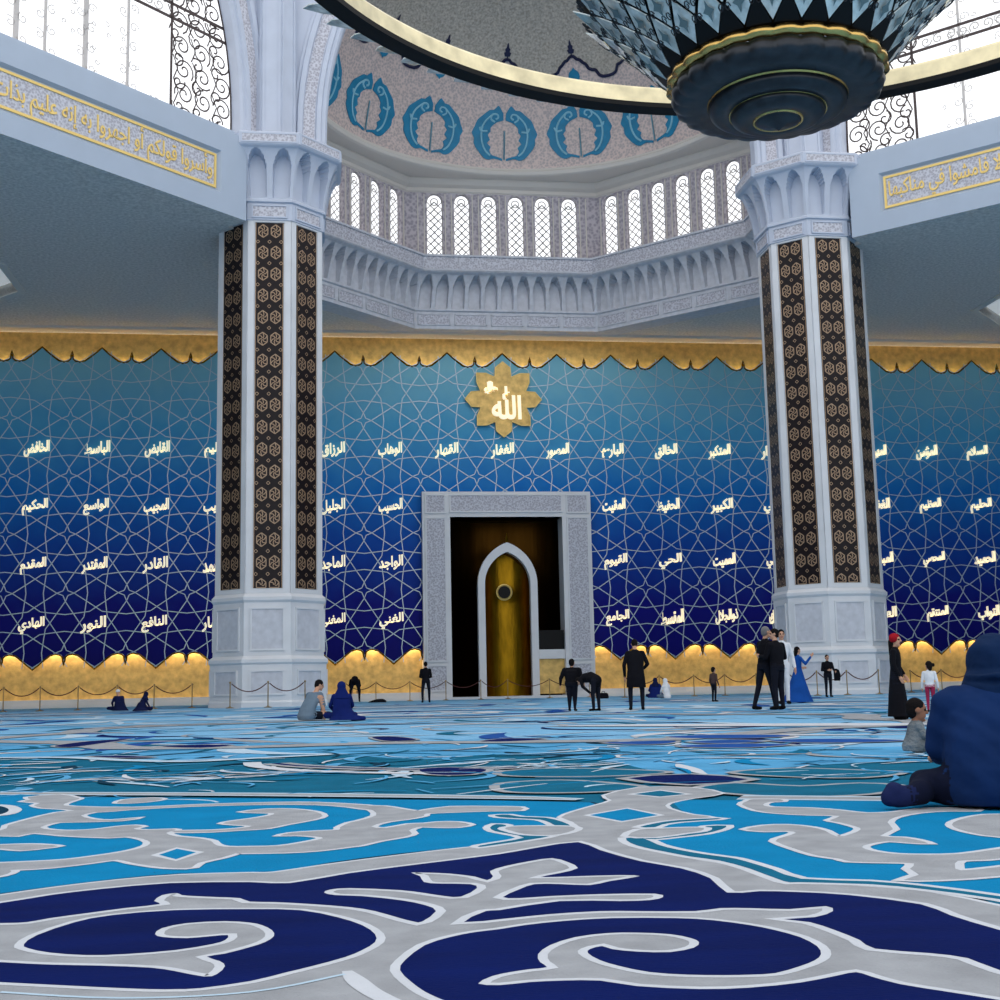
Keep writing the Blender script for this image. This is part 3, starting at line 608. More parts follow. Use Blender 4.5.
def make_column():
    root = empty('column', (0, 0, 0))
    m = MB(); oct_loft(m, [(0, .0), (2.3, 0), (2.3, .18), (2.26, .25), (2.26, 1.62), (2.32, 1.7), (2.32, 1.82), (2.16, 1.95), (2.16, 4.0), (2.22, 4.1), (2.22, 4.22), (2.09, 4.36)])
    for i in range(8):
        inset_panel(m, i, 2.26, .66, .45, 1.42, fill=1); inset_panel(m, i, 2.16, .66, 2.15, 3.82, fill=1)
    m.build('pedestal', ['white_marble', 'niche_stone'], root)
    m = MB(); oct_loft(m, [(2.05, 4.3), (2.05, 19.5)])
    for i in range(8):
        c, e, n = face_frame(i, 2.05)
        for s in (-1, 1): m.obox(c+e*(s*.725-.125)+Vector((0, 0, 4.36)), e*.25, n*.05, (0, 0, 15.1))
        m.obox(c-e*.6+Vector((0, 0, 19.34)), e*1.2, n*.05, (0, 0, .14)); m.obox(c-e*.6+Vector((0, 0, 4.36)), e*1.2, n*.05, (0, 0, .18))
    m.build('shaft', 'white_marble', root)
    st = strip_mesh().build('ornament_strip', ['strip_dark', 'strip_motif'], root, fixn=False)
    for i in range(8):
        o = st if i == 0 else st.copy()
        if i: COL.objects.link(o); o.parent = root
        a = i*PI/4; o.location = (2.06*math.cos(a), 2.06*math.sin(a), 0); o.rotation_euler = (0, 0, a+PI/2)
    m = MB(); oct_loft(m, [(2.0, 19.4), (2.15, 19.42), (2.15, 20.12), (2.24, 20.16), (2.24, 20.24), (2.2, 20.3)])
    for i in range(8): inset_panel(m, i, 2.15, .72, 19.5, 20.05, t=.06, fill=1)
    def flare(u, v, i):
        t = v; k = (u*2) % 1; a = k*2-1; full = 2.2+.62*(.3*t+.7*cove(t))
        ap = min(full, 2.0+.05*t) if arch_in(a, t) else full
        c, e, n = face_frame(i, ap); half = full*math.tan(PI/8)
        return c+e*((u-.5)*2*half)+Vector((0, 0, 20.3+2.0*t))
    for i in range(8): m.grid(lambda u, v, i=i: flare(u, v, i), 48, 40)
    oct_loft(m, [(2.82, 22.3), (2.88, 22.36), (2.88, 22.84), (2.8, 22.9), (0, 22.9)])
    for i in range(8): inset_panel(m, i, 2.88, 1.12, 22.4, 22.8, t=.05, fill=1, d=.03)
    m.build('capital', ['cool_stone', 'carved_marble'], root)
    return root
c0 = make_column()
c1 = copy_tree(c0, (0, 0, 0))
for c, (x, y), s in ((c0, COLS[0], 'left'), (c1, COLS[1], 'right')): c.location = (x, y, 0)
tag(c0, 'white octagonal column with dark gold strips, left of the mihrab', 'column', 'octagonal columns')
tag(c1, 'white octagonal column with dark gold strips, right of the mihrab behind the standing group', 'column', 'octagonal columns')

# ------------------------------------------------------------------ sides of the great octagon: beams, arches, windows
LS = 23.54
class Side:      # local frame: s along the edge, d towards the room, z up
    def __init__(s, o, e, n): s.o = Vector((*o, 0)); s.e = Vector((*e, 0)).normalized(); s.n = Vector((*n, 0)).normalized()
    def __call__(s, a, d, z): return s.o+s.e*a+s.n*d+Vector((0, 0, z))
q_ = math.sqrt(.5)
SL = Side(COLS[0], (-q_, -q_), (q_, -q_)); SR = Side(COLS[1], (q_, -q_), (-q_, -q_)); SM = Side(COLS[0], (1, 0), (0, -1))
VERSES = [('وأسروا قولكم أو اجهروا به إنه عليم بذات الصدور ألا يعلم من خلق', 'left', SL, -1), ('وهو اللطيف الخبير هو الذي جعل لكم الأرض ذلولا فامشوا في مناكبها', 'right', SR, 1)]
for txt, nm, S, sg in VERSES:
    b = empty('beam', S(LS/2, 0, ZC), None, None, None, 'structure'); b['label'] = f'pale blue beam with gold inscription on the {nm}'
    m = MB(); s0, s1 = 2.45, LS-2.45; i0, i1, p0, p1 = 3.75, LS-3.75, 20.0, 21.72
    prof_ = [(-1.17, 19.2), (1.17, 19.2), (1.17, 22.65), (.9, 22.72), (.9, 22.9), (-1.17, 22.9)]
    vs = [S(a, d, z) for a in (s0, s1) for d, z in prof_]; n = len(prof_)
    fs = [(i, (i+1) % n, n+(i+1) % n, n+i) for i in range(1, n) if i != 1]+[tuple(range(n)), tuple(range(2*n-1, n-1, -1))]
    m.add(vs, fs); m.add(vs, [(0, 1, n+1, n)], 1)
    o4 = [S(s0, 1.17, 19.2), S(s1, 1.17, 19.2), S(s1, 1.17, 22.65), S(s0, 1.17, 22.65)]; h4 = [S(i0, 1.17, p0), S(i1, 1.17, p0), S(i1, 1.17, p1), S(i0, 1.17, p1)]
    m.poly(o4, 0, [h4])
    h5 = [S(i0+.1, 1.02, p0+.1), S(i1-.1, 1.02, p0+.1), S(i1-.1, 1.02, p1-.1), S(i0+.1, 1.02, p1-.1)]
    m.add(h4+h5, [(i, (i+1) % 4, 4+(i+1) % 4, 4+i) for i in range(4)]+[(4, 5, 6, 7)])
    m.build('beam_body', ['plaster_blue', 'ceiling_grey'], b, fixn=True)
    m = MB(); t = .1; g0, g1, gz0, gz1 = i0+.16, i1-.16, p0+.16, p1-.16
    for a, c, z0, z1 in ((g0, g1, gz0, gz0+t), (g0, g1, gz1-t, gz1), (g0, g0+t, gz0+t, gz1-t), (g1-t, g1, gz0+t, gz1-t)): m.obox(S(a, 1.02, z0), S.e*(c-a), S.n*.05, (0, 0, z1-z0))
    m.build('inscription_frame', 'gold_frame', b)
    m = MB(); m.obox(S(g0+t, 1.02, gz0+t), S.e*(g1-g0-2*t), S.n*.015, (0, 0, gz1-gz0-2*t)); m.build('inscription_field', 'carved_marble', b)
    m = MB()
    letters(m, txt, S((g0+g1)/2, 1.03, (gz0+gz1)/2), S.e*sg, (0, 0, 1), S.n, g1-g0-.4, gz1-gz0-.22, thick=.04, offset=.01)
    m.build('inscription', 'gold_frame', b, fixn=False)
SPZ = 22.9
def big_arch(h, n=20):        # half profile: h = distance of the edge from the column axis; returns (s, z) on the left half
    st = 1.3; half = LS/2-h; rad = half*1.65
    a1 = math.acos((rad-half)/rad)
    return [(h, SPZ)]+[(h+rad-rad*math.cos(a1*i/n), SPZ+st+rad*math.sin(a1*i/n)) for i in range(n+1)]
SECT = [(2.3, -.55), (2.3, .0), (2.22, .1), (2.08, .1), (2.04, .2), (1.86, .2), (1.8, .06), (1.78, .06), (1.3, .06), (1.26, .2), (1.06, .2), (1.0, .1), (.9, .1), (.88, 0)]
for S, nm in ((SL, 'left'), (SR, 'right'), (SM, 'middle')):
    SEC = SECT if nm == 'middle' else [(h-.5, d) for h, d in SECT]
    m = MB(); cols_ = [big_arch(h) for h, _ in SEC]
    for side in (0, 1):
        for i, ((h0, d0), (h1, d1)) in enumerate(zip(SEC, SEC[1:])):
            A, B = cols_[i], cols_[i+1]; f = (lambda s: s) if not side else (lambda s: LS-s)
            vs = [S(f(s), d0, z) for s, z in A]+[S(f(s), d1, z) for s, z in B]; k = len(A)
            m.add(vs, [(j, j+1, k+j+1, k+j) for j in range(k-1)], 1 if i == 7 else 0)
    sp = cols_[-1]; top = 40.5
    m.poly([S(s, 0, z) for s, z in sp if z < top]+[S(LS-s, 0, z) for s, z in reversed(sp) if z < top][1:]+[S(LS-.3, 0, SPZ), S(LS-.3, 0, top), S(.3, 0, top), S(.3, 0, SPZ)], 0)
    o = m.build('wall_'+nm+'_arch', ['cool_stone', 'carved_marble'], smooth=False, fixn=False); struct(o, f'white pointed arch over the {nm} side of the octagon')
for (x, y), nm in zip(COLS, ('left', 'right')):
    m = MB(); m.v = []
    rr = octa(0, 0, .95); m.prism([(x+a, y+b, SPZ) for a, b in rr], (0, 0, 17))
    for i in range(8):
        c, e, n = face_frame(i, .95)
        for s in (-.36, .28): m.obox(c+e*s+Vector((x, y, SPZ)), e*.08, n*.05, (0, 0, 17))
    struct(m.build('trim_pier_'+nm, 'cool_stone'), f'pier rising above the {nm} column capital')

# arched windows over the beams: pane, bars and arabesque tracery
def spiral(c, r0, turns, n, a0, sg):
    return [(c[0]+r0*(1-.85*i/n)*math.cos(a0+sg*turns*2*PI*i/n), c[1]+r0*(1-.85*i/n)*math.sin(a0+sg*turns*2*PI*i/n)) for i in range(n+1)]
def flat_ribbon(mb, S, pts, d, w_, mi=0):
    k = len(pts); l, r_ = [], []
    for i, p in enumerate(pts):
        a, b = pts[max(i-1, 0)], pts[min(i+1, k-1)]; v = Vector((b[0]-a[0], b[1]-a[1])); n = Vector((-v.y, v.x)).normalized()*w_ if v.length > 1e-9 else Vector((w_, 0))
        l.append(S(p[0]+n.x, d, p[1]+n.y)); r_.append(S(p[0]-n.x, d, p[1]-n.y))
    mb.add(l+r_, [(i, i+1, k+i+1, k+i) for i in range(k-1)], mi)
for wi, (S, nm) in enumerate(((SL, 'left'), (SR, 'right'))):
    inner = big_arch(1.8); wtop = 31.5
    wroot = empty('window_%d' % (wi+1), S(LS/2, -.5, SPZ)); struct(wroot, f'bright arched window with arabesque tracery over the {nm} beam')
    m = MB(); outl = [(s, z) for s, z in inner]+[(LS-s, z) for s, z in reversed(inner)][1:]
    m.poly([S(s, -.6, z) for s, z in outl]); m.build('pane', 'glass', wroot, fixn=False)
    m = MB(); r2 = random.Random(3+wi)
    lim = lambda z: next((s0+(s1-s0)*(z-z0)/(z1-z0+1e-9) for (s0, z0), (s1, z1) in zip(inner, inner[1:]) if z0 <= z <= z1), 1.8)
    for side in (0, 1):
        f = (lambda s: s) if not side else (lambda s: LS-s)
        for row in range(8):
            for c in range(3):
                z = SPZ+.5+row*1.0; s = lim(z)+.5+c*.98
                sg = 1 if (row+c) % 2 else -1
                for rr_, tt in ((.5, 1.6), (.34, 1.1)):
                    flat_ribbon(m, S, [(f(p), q) for p, q in spiral((s+(0 if rr_ == .5 else .3), z+(0 if rr_ == .5 else .42)), rr_, tt, 22, r2.random()*6, sg)], -.52, .035)
                flat_ribbon(m, S, [(f(s+.5), z-.5), (f(s+.3), z), (f(s+.55), z+.5)], -.52, .03)
        flat_ribbon(m, S, [(f(s), z) for s, z in inner], -.5, .09)
        flat_ribbon(m, S, [(f(4.95), SPZ-.1), (f(4.95), wtop)], -.5, .06)
        for zz in (27.4, 28.0): flat_ribbon(m, S, [(f(lim(zz)), zz), (f(LS/2), zz)], -.5, .07)
    m.build('arabesque_tracery', 'lattice_dark', wroot, fixn=False)
    m = MB(); 
    for i, s in enumerate([7.0, 8.9, 10.6, LS/2, LS-10.6, LS-8.9, LS-7.0]):
        wd = .1 if i % 2 else .05; m.obox(S(s-wd, -.56, SPZ-.1), S.e*2*wd, S.n*.06, (0, 0, wtop-SPZ))
        for z in range(10):
            flat_ribbon(m, S, spiral((s+.25, SPZ+.6+z*.8), .22, 1.2, 12, z, 1), -.5, .02); flat_ribbon(m, S, spiral((s-.25, SPZ+.9+z*.8), .22, 1.2, 12, z, -1), -.5, .02)
    for s in range(24):
        flat_ribbon(m, S, spiral((5.6+s*.52, 27.7), .25, 1.3, 12, s, 1 if s % 2 else -1), -.5, .03)
    for _ in range(60):
        s, z = 5.6+r2.random()*12.4, SPZ+.3+r2.random()*8; flat_ribbon(m, S, spiral((s, z), .12, 1, 8, r2.random()*6, 1), -.5, .02)
    m.build('bar_tracery', 'lattice_pale', wroot, fixn=False)  # bars coloured pale to paint in the glare of the window

# ------------------------------------------------------------------ half-octagon alcove: balcony, window wall, cornice, half dome
BASE = [(-2.11, 55.7), (-2.11, 59.08), (4.77, 65.96), (14.47, 65.96), (21.35, 59.08), (21.35, 55.7)]
def segdir(i): return (Vector(BASE[i+1])-Vector(BASE[i])).normalized()
def inn(i): d = segdir(i); return Vector((d.y, -d.x))        # towards the room
def corner(i, off):                                          # mitred corner of the offset outline
    if i == 0: return Vector(BASE[0])+inn(0)*off
    if i == len(BASE)-1: return Vector(BASE[-1])+inn(i-1)*off
    n = inn(i-1)+inn(i); return Vector(BASE[i])+n*off/(n.length_squared/2)
def alc(i, u, off, z, mo=None):
    mo = off if mo is None else mo
    p = corner(i, mo).lerp(corner(i+1, mo), u)+inn(i)*(off-mo); return (p.x, p.y, z)
def alc_loft(mb, prof_, mi=0):
    for i in range(5):
        vs = [alc(i, u, o, z) for o, z in prof_ for u in (0, 1)]
        mb.add(vs, [(2*j, 2*j+1, 2*j+3, 2*j+2) for j in range(len(prof_)-1)], mi)
bal = empty('balcony', (XC, 65, ZC)); tag(bal, 'white carved balcony with a row of pointed niches above the mihrab wall', 'balcony')
m = MB(); alc_loft(m, [(-1.2, 19.22), (0, 19.22), (0, 20.15), (.1, 20.2), (.1, 20.3)])
NN = [6, 12, 11, 12, 6]
def bflare(i, u, v):
    k = NN[i]; a = ((u*k) % 1)*2-1; full = .1+.78*(.3*v+.7*cove(v))
    off = min(full, -.12+.04*v) if arch_in(a, v) else full
    return alc(i, u, off, 20.3+1.72*v, full)
for i in range(5): m.grid(lambda u, v, i=i: bflare(i, u, v), NN[i]*18, 30)
alc_loft(m, [(.88, 22.02), (.95, 22.06), (.95, 22.14)])
m.build('corbel', 'niche_stone', bal, fixn=False)
m = MB(); alc_loft(m, [(.95, 22.14), (.95, 22.82), (1.02, 22.86), (1.02, 22.94), (.5, 22.94), (.5, 22.14)], 1)
alc_loft(m, [(1.0, 22.1), (1.0, 22.18)]); alc_loft(m, [(1.03, 22.85), (1.03, 22.95)])
m.build('parapet', ['niche_stone', 'carved_marble'], bal, fixn=False)
m = MB()
for i in range(5):
    k = [2, 5, 5, 5, 2][i]; L_ = (corner(i+1, 0)-corner(i, 0)).length
    for j in range(k):
        a, b = (j+.06)/k, (j+.94)/k
        for z0, z1 in ((19.42, 19.47), (19.98, 20.03)): m.add([alc(i, a, .05, z0), alc(i, b, .05, z0), alc(i, b, .05, z1), alc(i, a, .05, z1), alc(i, a, 0, z0), alc(i, b, 0, z0), alc(i, b, 0, z1), alc(i, a, 0, z1)], [(0, 1, 2, 3), (0, 4, 5, 1), (3, 2, 6, 7)])
        for u0 in (a, b-.06/L_): m.add([alc(i, u, o, z) for z in (19.42, 20.03) for u, o in ((u0, 0), (u0, .05), (u0+.06/L_, .05), (u0+.06/L_, 0))], [(0, 1, 5, 4), (1, 2, 6, 5), (2, 3, 7, 6)])
        m.add([alc(i, a, .015, 19.47), alc(i, b, .015, 19.47), alc(i, b, .015, 19.98), alc(i, a, .015, 19.98)], [(0, 1, 2, 3)], 1)
m.build('panel_frieze', ['niche_stone', 'carved_marble'], bal, fixn=False)
m = MB(); alc_loft(m, [(.5, 22.2), (-.9, 22.2)]); m.build('gallery_floor', 'niche_stone', bal, fixn=False)

# window wall of the alcove
WOFF, WZ0, WZ1, WB, WT = -.9, 22.2, 27.5, 22.75, 27.05
m = MB(); wins = []; nwin = [2, 7, 6, 7, 2]
for i in range(5):
    A, B = corner(i, WOFF), corner(i+1, WOFF); L_ = (B-A).length; d = segdir(i); n = inn(i)
    P = lambda s, z, off=0, A=A, d=d, n=n: (A.x+d.x*s+n.x*off, A.y+d.y*s+n.y*off, z)
    k = nwin[i]; pitch = 1.475; s0 = (L_-pitch*(k-1))/2; holes = []
    for j in range(k):
        c = s0+pitch*j; hw = .44; o2 = [(c-hw, WB), (c+hw, WB)]+[(c+hw*math.cos(PI*t/10), WT-hw+hw*math.sin(PI*t/10)) for t in range(11)]
        holes.append([P(s, z) for s, z in o2]); wins.append((i, j, c, o2, P, n))
    m.poly([P(0, WZ0), P(L_, WZ0), P(L_, WZ1), P(0, WZ1)], 0, holes)
    for h in holes:
        kk = len(h); vs = [Vector(p) for p in h]+[Vector(p)-Vector((n.x, n.y, 0))*.3 for p in h]
        m.add(vs, [(q, (q+1) % kk, kk+(q+1) % kk, kk+q) for q in range(kk)])
    for j in range(k+1):                                    # slim pilasters between the windows
        c = s0+pitch*(j-.5)
        for e_ in (-.2, .14): m.obox(P(c+e_, WZ0), Vector((d.x, d.y, 0))*.06, Vector((n.x, n.y, 0))*.06, (0, 0, 4.75), 1)
struct(m.build('wall_alcove_screen', ['screen_stone', 'ceiling_edge'], fixn=False), 'pierced stone screen wall above the balcony')
sides = {1: 'left', 2: 'middle', 3: 'right'}
for q, (i, j, c, o2, P, n) in enumerate(wins):
    if i in (0, 4): continue
    wr = empty('window_%d' % (q+1), P(c, (WB+WT)/2, -.2)); struct(wr, f'narrow round-headed lattice window on the {sides[i]} side above the balcony')
    m = MB(); m.poly([P(s, z, -.25) for s, z in o2]); m.build('pane', 'glass', wr, fixn=False)
    m = MB()
    def rbn(pts, w_=.026):
        for (a, b), (e, f) in zip(pts, pts[1:]):
            v = Vector((e-a, f-b)); nn = Vector((-v.y, v.x)).normalized()*w_
            m.add([P(a+nn.x, b+nn.y, -.22), P(a-nn.x, b-nn.y, -.22), P(e-nn.x, f-nn.y, -.22), P(e+nn.x, f+nn.y, -.22)], [(0, 1, 2, 3)])
    r_ = .43
    for t in range(10):
        z = WB+t*.43
        if z+.43 < WT-.2:
            rbn([(c-r_, z), (c, z+.43), (c+r_, z)]); rbn([(c-r_, z+.43), (c, z), (c+r_, z+.43)]); rbn([(c-.2, z+.2), (c, z+.02), (c+.2, z+.2), (c, z+.4), (c-.2, z+.2)], .018)
    rbn([(c+r_*.98*math.cos(PI*t/10), WT-.44+r_*.98*math.sin(PI*t/10)) for t in range(11)], .05); rbn([(c+.2*math.cos(PI*t/6), WT-.44+.2*math.sin(PI*t/6)) for t in range(13)], .03)
    for s in (-r_, r_): rbn([(c+s, WB), (c+s, WT-.44)], .03)
    m.build('lattice', 'lattice_pale', wr, fixn=False)
m = MB(); alc_loft(m, [(-.95, 27.0), (-.82, 27.12), (-.82, 27.3), (-.6, 27.42), (-.45, 27.62), (-.45, 27.72), (-.1, 27.75)])
struct(m.build('trim_cornice', 'ceiling_edge', fixn=False), 'stone cornice under the half dome')
# soffit from the octagon to the round of the half dome, then the shell
DC2 = (DOMEC.x, DOMEC.y); RB = math.sqrt(DR**2-1.15**2)
m = MB(); N_ = 120; A0, A1 = R(-97), R(97)
def oct_hit(a):
    d = Vector((math.sin(a), math.cos(a))); best = None
    for i in range(5):
        A, B = corner(i, -.45), corner(i+1, -.45); e = B-A; den = d.x*e.y-d.y*e.x
        if abs(den) < 1e-9: continue
        w_ = A-Vector(DC2); t = (w_.x*e.y-w_.y*e.x)/den; u = (w_.x*d.y-w_.y*d.x)/den
        if t > 0 and -.02 <= u <= 1.02 and (best is None or t < best): best = t
    return best or RB+.3
pr = [(RB+.0, 27.72), (RB-.12, 27.78), (RB-.16, 27.95), (RB-.05, 28.05), (RB-.02, 28.16)]
vs = []
for i in range(N_+1):
    a = A0+(A1-A0)*i/N_; h = max(oct_hit(a), RB+.02)
    vs += [(DC2[0]+h*math.sin(a), DC2[1]+h*math.cos(a), 27.72)]+[(DC2[0]+r_*math.sin(a), DC2[1]+r_*math.cos(a), z) for r_, z in pr]
k = 6; m.add(vs, [(i*k+j, (i+1)*k+j, (i+1)*k+j+1, i*k+j+1) for i in range(N_) for j in range(k-1)])
struct(m.build('trim_dome_ring', 'ceiling_edge', fixn=False), 'moulded stone ring at the foot of the half dome')
def dome(az, el, r_=DR): az, el = R(az), R(el); return (DOMEC.x+r_*math.cos(el)*math.sin(az), DOMEC.y+r_*math.cos(el)*math.cos(az), DOMEC.z+r_*math.sin(el))
LACE = [(0, 36.2), (.8, 36.0), (1.6, 35.2), (2.6, 35.0), (3.6, 34.0), (4.4, 33.6), (5.2, 32.2), (6.4, 31.7), (7.4, 31.6), (8.4, 29.9), (9.6, 29.4), (11.25, 29.3)]
def lace(az):
    u = abs((az+11.25) % 22.5-11.25)
    for (a, p), (b, q) in zip(LACE, LACE[1:]):
        if u <= b: return p+(q-p)*(u-a)/(b-a)
    return LACE[-1][1]
EL0 = math.degrees(math.asin(1.15/DR))
m = MB()
m.grid(lambda u, v: dome(-97+194*u, EL0+(lace(-97+194*u)-EL0)*v), 240, 20, 0)
m.grid(lambda u, v: dome(-97+194*u, lace(-97+194*u)+(90-lace(-97+194*u))*v), 240, 24, 1)
hd = struct(m.build('ceiling_half_dome', ['dome_rose', 'dome_gold_grey'], smooth=True, fixn=False), 'half dome with teal wreaths over the alcove')
m = MB(); m.tube([dome(-96+192*i/480, lace(-96+192*i/480), DR-.03) for i in range(481)], .085, 5)
for q in range(-4, 5):
    a = q*22.5
    pts = [(-.25, 36), (.25, 36), (.22, 37), (.9, 37.0), (1.3, 38), (.75, 38.2), (.95, 39), (.45, 39.4), (.3, 40.3), (0, 40.8)]
    pts = pts+[(-x, y) for x, y in reversed(pts[2:-1])]
    m.poly([dome(a+x, y, DR-.05) for x, y in pts])
m.build('lace_border', 'navy_lace', hd, fixn=False)
OUT_ = [(.04, .74), (.1, .86), (.2, 1.02), (.34, .86), (.48, .84), (.66, .66), (.84, .46), (.92, .2), (1.0, -.02), (.92, -.2), (.92, -.42), (.78, -.68), (.6, -.92), (.44, -.98), (.3, -.92), (.06, -1.0)]
IN_ = [(.05, -.92), (.24, -.84), (.38, -.78), (.44, -.62), (.4, -.5), (.52, -.36), (.43, -.24), (.5, -.06), (.42, .06), (.42, .2), (.32, .34), (.22, .42), (.12, .46), (.03, .5)]
SC1 = [(.3, .42), (.42, .52), (.38, .68), (.24, .7), (.2, .58), (.28, .52)]
SC2 = [(.4, .66), (.58, .45), (.68, .2), (.7, -.1), (.66, -.4), (.56, -.66), (.42, -.82)]
SC3 = [(.52, .08), (.7, .06), (.76, .2)]
first = None
for q in range(-4, 5):
    a = q*22.5; W_, H_, E0 = 5.6*math.cos(0), 7.6, 15.9
    g = MB(); sc = MB(); D = lambda x, y, r_: dome(a+x*9.9, E0+y*H_, r_)
    for s in (1, -1):
        g.prism([D(s*x, y, DR-.05) for x, y in smooth_pts(OUT_, 2, False)+smooth_pts(IN_, 2, False)], Vector(D(0, 0, DR-.01))-Vector(D(0, 0, DR-.05)))
        for c in (SC1, SC2, SC3): sc.tube([D(s*x, y, DR-.06) for x, y in smooth_pts(c, 3, False)], .055, 5)
    wr = g.build('wreath_ornament', 'teal', hd, fixn=False)
    for s in (1, -1): sc.tube([D(x, y, DR-.05) for x, y in ((0, -.95), (0, -.2), (.0, .1))], .04, 4)
    sc.build('scroll_inlay', 'teal_scroll', wr)
    g = MB(); g.poly([dome(a+x, y, DR-.05) for x, y in smooth_pts([(0, 33.2), (.5, 32.6), (1.5, 31.9), (1.9, 30.6), (1.4, 29.4), (.4, 28.9), (0, 28.4), (-.4, 28.9), (-1.4, 29.4), (-1.9, 30.6), (-1.5, 31.9), (-.5, 32.6)], 2)])
    pe = g.build('palmette_ornament', 'teal', hd, fixn=False)

# ------------------------------------------------------------------ plain outer walls, mostly out of view
for nm, c, d in (('wall_left', (-32.2, 30, 9.7), (.4, 77, 19.4)), ('wall_right', (51.4, 30, 9.7), (.4, 77, 19.4)), ('wall_back', (9.6, -21.8, 2.5), (84, .4, 5))):  # back wall kept low to let more sky light onto the qibla wall
    m = MB(); m.box(c, d); struct(m.build(nm, 'plain_wall'), 'plain outer wall of the hall')

# ------------------------------------------------------------------ chandelier
CC = Vector((9.75, 25.6, .14)); RC = Vector((10.42, 24.43, 0))
ch = empty('chandelier', (CC.x, CC.y, 18.1), 'huge ring chandelier with a dark tiered centre and crystal panels', 'chandelier')
fl_ = lambda n, d: (lambda a, j: d*abs(math.cos(a*n/2))-d)
NS = 26
m = MB()
sc_ = lambda a, j: (.035*abs(math.sin(a*NS/2))-.02) if j in (1, 2, 3, 4, 5) else 0
m.lathe([(1.953, 13.344), (2.213, 13.256), (2.251, 13.107), (2.195, 12.944), (2.046, 12.864), (1.814, 12.836), (1.488, 12.864), (1.442, 12.836)], NS*8, CC, 0, sc_)
bd = m.build('bowl_disc', 'dark_bronze', ch, smooth=True)
m = MB(); m.lathe([(1.395, 12.877), (1.488, 12.809), (1.451, 12.687), (1.321, 12.606), (1.069, 12.593), (0.977, 12.646)], 64, CC); m.build('lower_tier', 'dark_bronze', ch, smooth=True)
m = MB(); m.lathe([(0.986, 12.646), (1.023, 12.593), (0.986, 12.498), (0.837, 12.43), (0.577, 12.416), (0.484, 12.458)], 64, CC); m.build('lower_tier', 'dark_bronze', ch, smooth=True)
m = MB(); m.lathe([(0.502, 12.458), (0.484, 12.41), (0.409, 12.376), (0.242, 12.335), (0.093, 12.281), (0.0, 12.2)], 40, CC); m.build('drop_finial', 'dark_bronze', ch, smooth=True)
m = MB()
m.lathe([(2.139, 13.459), (2.325, 13.445), (2.344, 13.296), (2.158, 13.27)], NS*8, CC, 0, lambda a, j: (.03*abs(math.sin(a*NS/2))-.015) if j in (1, 2) else 0)
m.build('scalloped_rim', 'brass', ch, smooth=True)
for r_, z in ((1.469, 12.856), (1.023, 12.633), (0.512, 12.443)):
    m = MB(); m.tube([(CC.x+r_*math.cos(t*PI/36), CC.y+r_*math.sin(t*PI/36), z+CC.z) for t in range(72)], .04, 6, closed=True); m.build('gilt_band', 'brass', ch)
m = MB(); m.lathe([(1.953, 13.422), (2.232, 13.657), (2.697, 14.08), (3.255, 14.691), (4.278, 15.631)], 64, CC); m.build('dark_backing', 'black_metal', ch)  # black backing cone, added to paint the interior dark
CONE = [(2.32, 13.5), (2.7, 13.92), (3.1, 14.36), (3.55, 14.82), (4.05, 15.28), (4.6, 15.74)]
def cone_pt(a, t):
    i = min(int(t), len(CONE)-2); f = t-i; r_ = CONE[i][0]+(CONE[i+1][0]-CONE[i][0])*f; z = CONE[i][1]+(CONE[i+1][1]-CONE[i][1])*f
    return Vector((CC.x+r_*math.cos(a), CC.y+r_*math.sin(a), z+CC.z))
def rhomb(a, t, wa, ht, off=0):
    return [cone_pt(a, t-ht), cone_pt(a+wa*.8, t-ht*.2), cone_pt(a+wa, t), cone_pt(a+wa*.75, t+ht*.25), cone_pt(a, t+ht), cone_pt(a-wa*.75, t+ht*.25), cone_pt(a-wa, t), cone_pt(a-wa*.8, t-ht*.2)]
panels = 0; extra = MB(); wires = MB(); gaps = MB()
da = 2*PI/NS
for row in range(4):
    for i in range(NS):
        a = (i+.5*(row % 2))*da; t = .95+row*.95
        g = MB(); o = rhomb(a, t, da*.42, .86); g.prism(o, (0, 0, .03)); c = cone_pt(a, t)
        toward = math.cos(a+PI/2) > -.999        # all panels are alike; the first hundred are parts of their own
        st = [c+Vector((0, 0, -.02))]; 
        pts = [cone_pt(a+da*.2*math.cos(q*PI/4)*(1 if q % 2 == 0 else .45), t+.42*math.sin(q*PI/4)*(1 if q % 2 == 0 else .45)) for q in range(8)]
        if panels < 96:
            pn = g.build('crystal_panel', 'crystal_glass', ch, fixn=False)
            s_ = MB(); s_.poly([p-Vector((math.cos(a)*-.03, math.sin(a)*-.03, .03)) for p in pts]); s_.build('etched_star', 'crystal_star', pn, fixn=False); panels += 1
        else: extra.v, extra.f, extra.m = extra.v, extra.f, extra.m; extra.add(g.v, g.f)
        for s in (1, -1):
            for tt in (.45, -.1):
                cen = cone_pt(a+da*.5, t+tt)
                wires.tube([cone_pt(a+da*.5+s*da*.11+da*.1*(1-.7*u/8)*math.cos(s*u*.9), t+tt+.2*(1-.7*u/8)*math.sin(u*.9)) for u in range(9)], .015, 4)  # separate scroll wires between the crystal panels
if extra.v: tag(extra.build('upper_crystals', 'crystal_glass', ch, fixn=False), None, None, None, 'stuff')
for i in range(NS):
    a = (i+.5)*da; gaps.prism([cone_pt(a-da*.46, .0), cone_pt(a+da*.46, .0), cone_pt(a+da*.3, .4), cone_pt(a+da*.08, .85), cone_pt(a, 1.1), cone_pt(a-da*.08, .85), cone_pt(a-da*.3, .4)], (0, 0, .05))  # black shapes painting the shaded gaps above the rim
gaps.build('dark_gaps', 'black_metal', ch, fixn=False); wires.build('scroll_wires', 'dark_bronze', ch)['kind'] = 'stuff'
RR, RZ = 12.38, 18.0
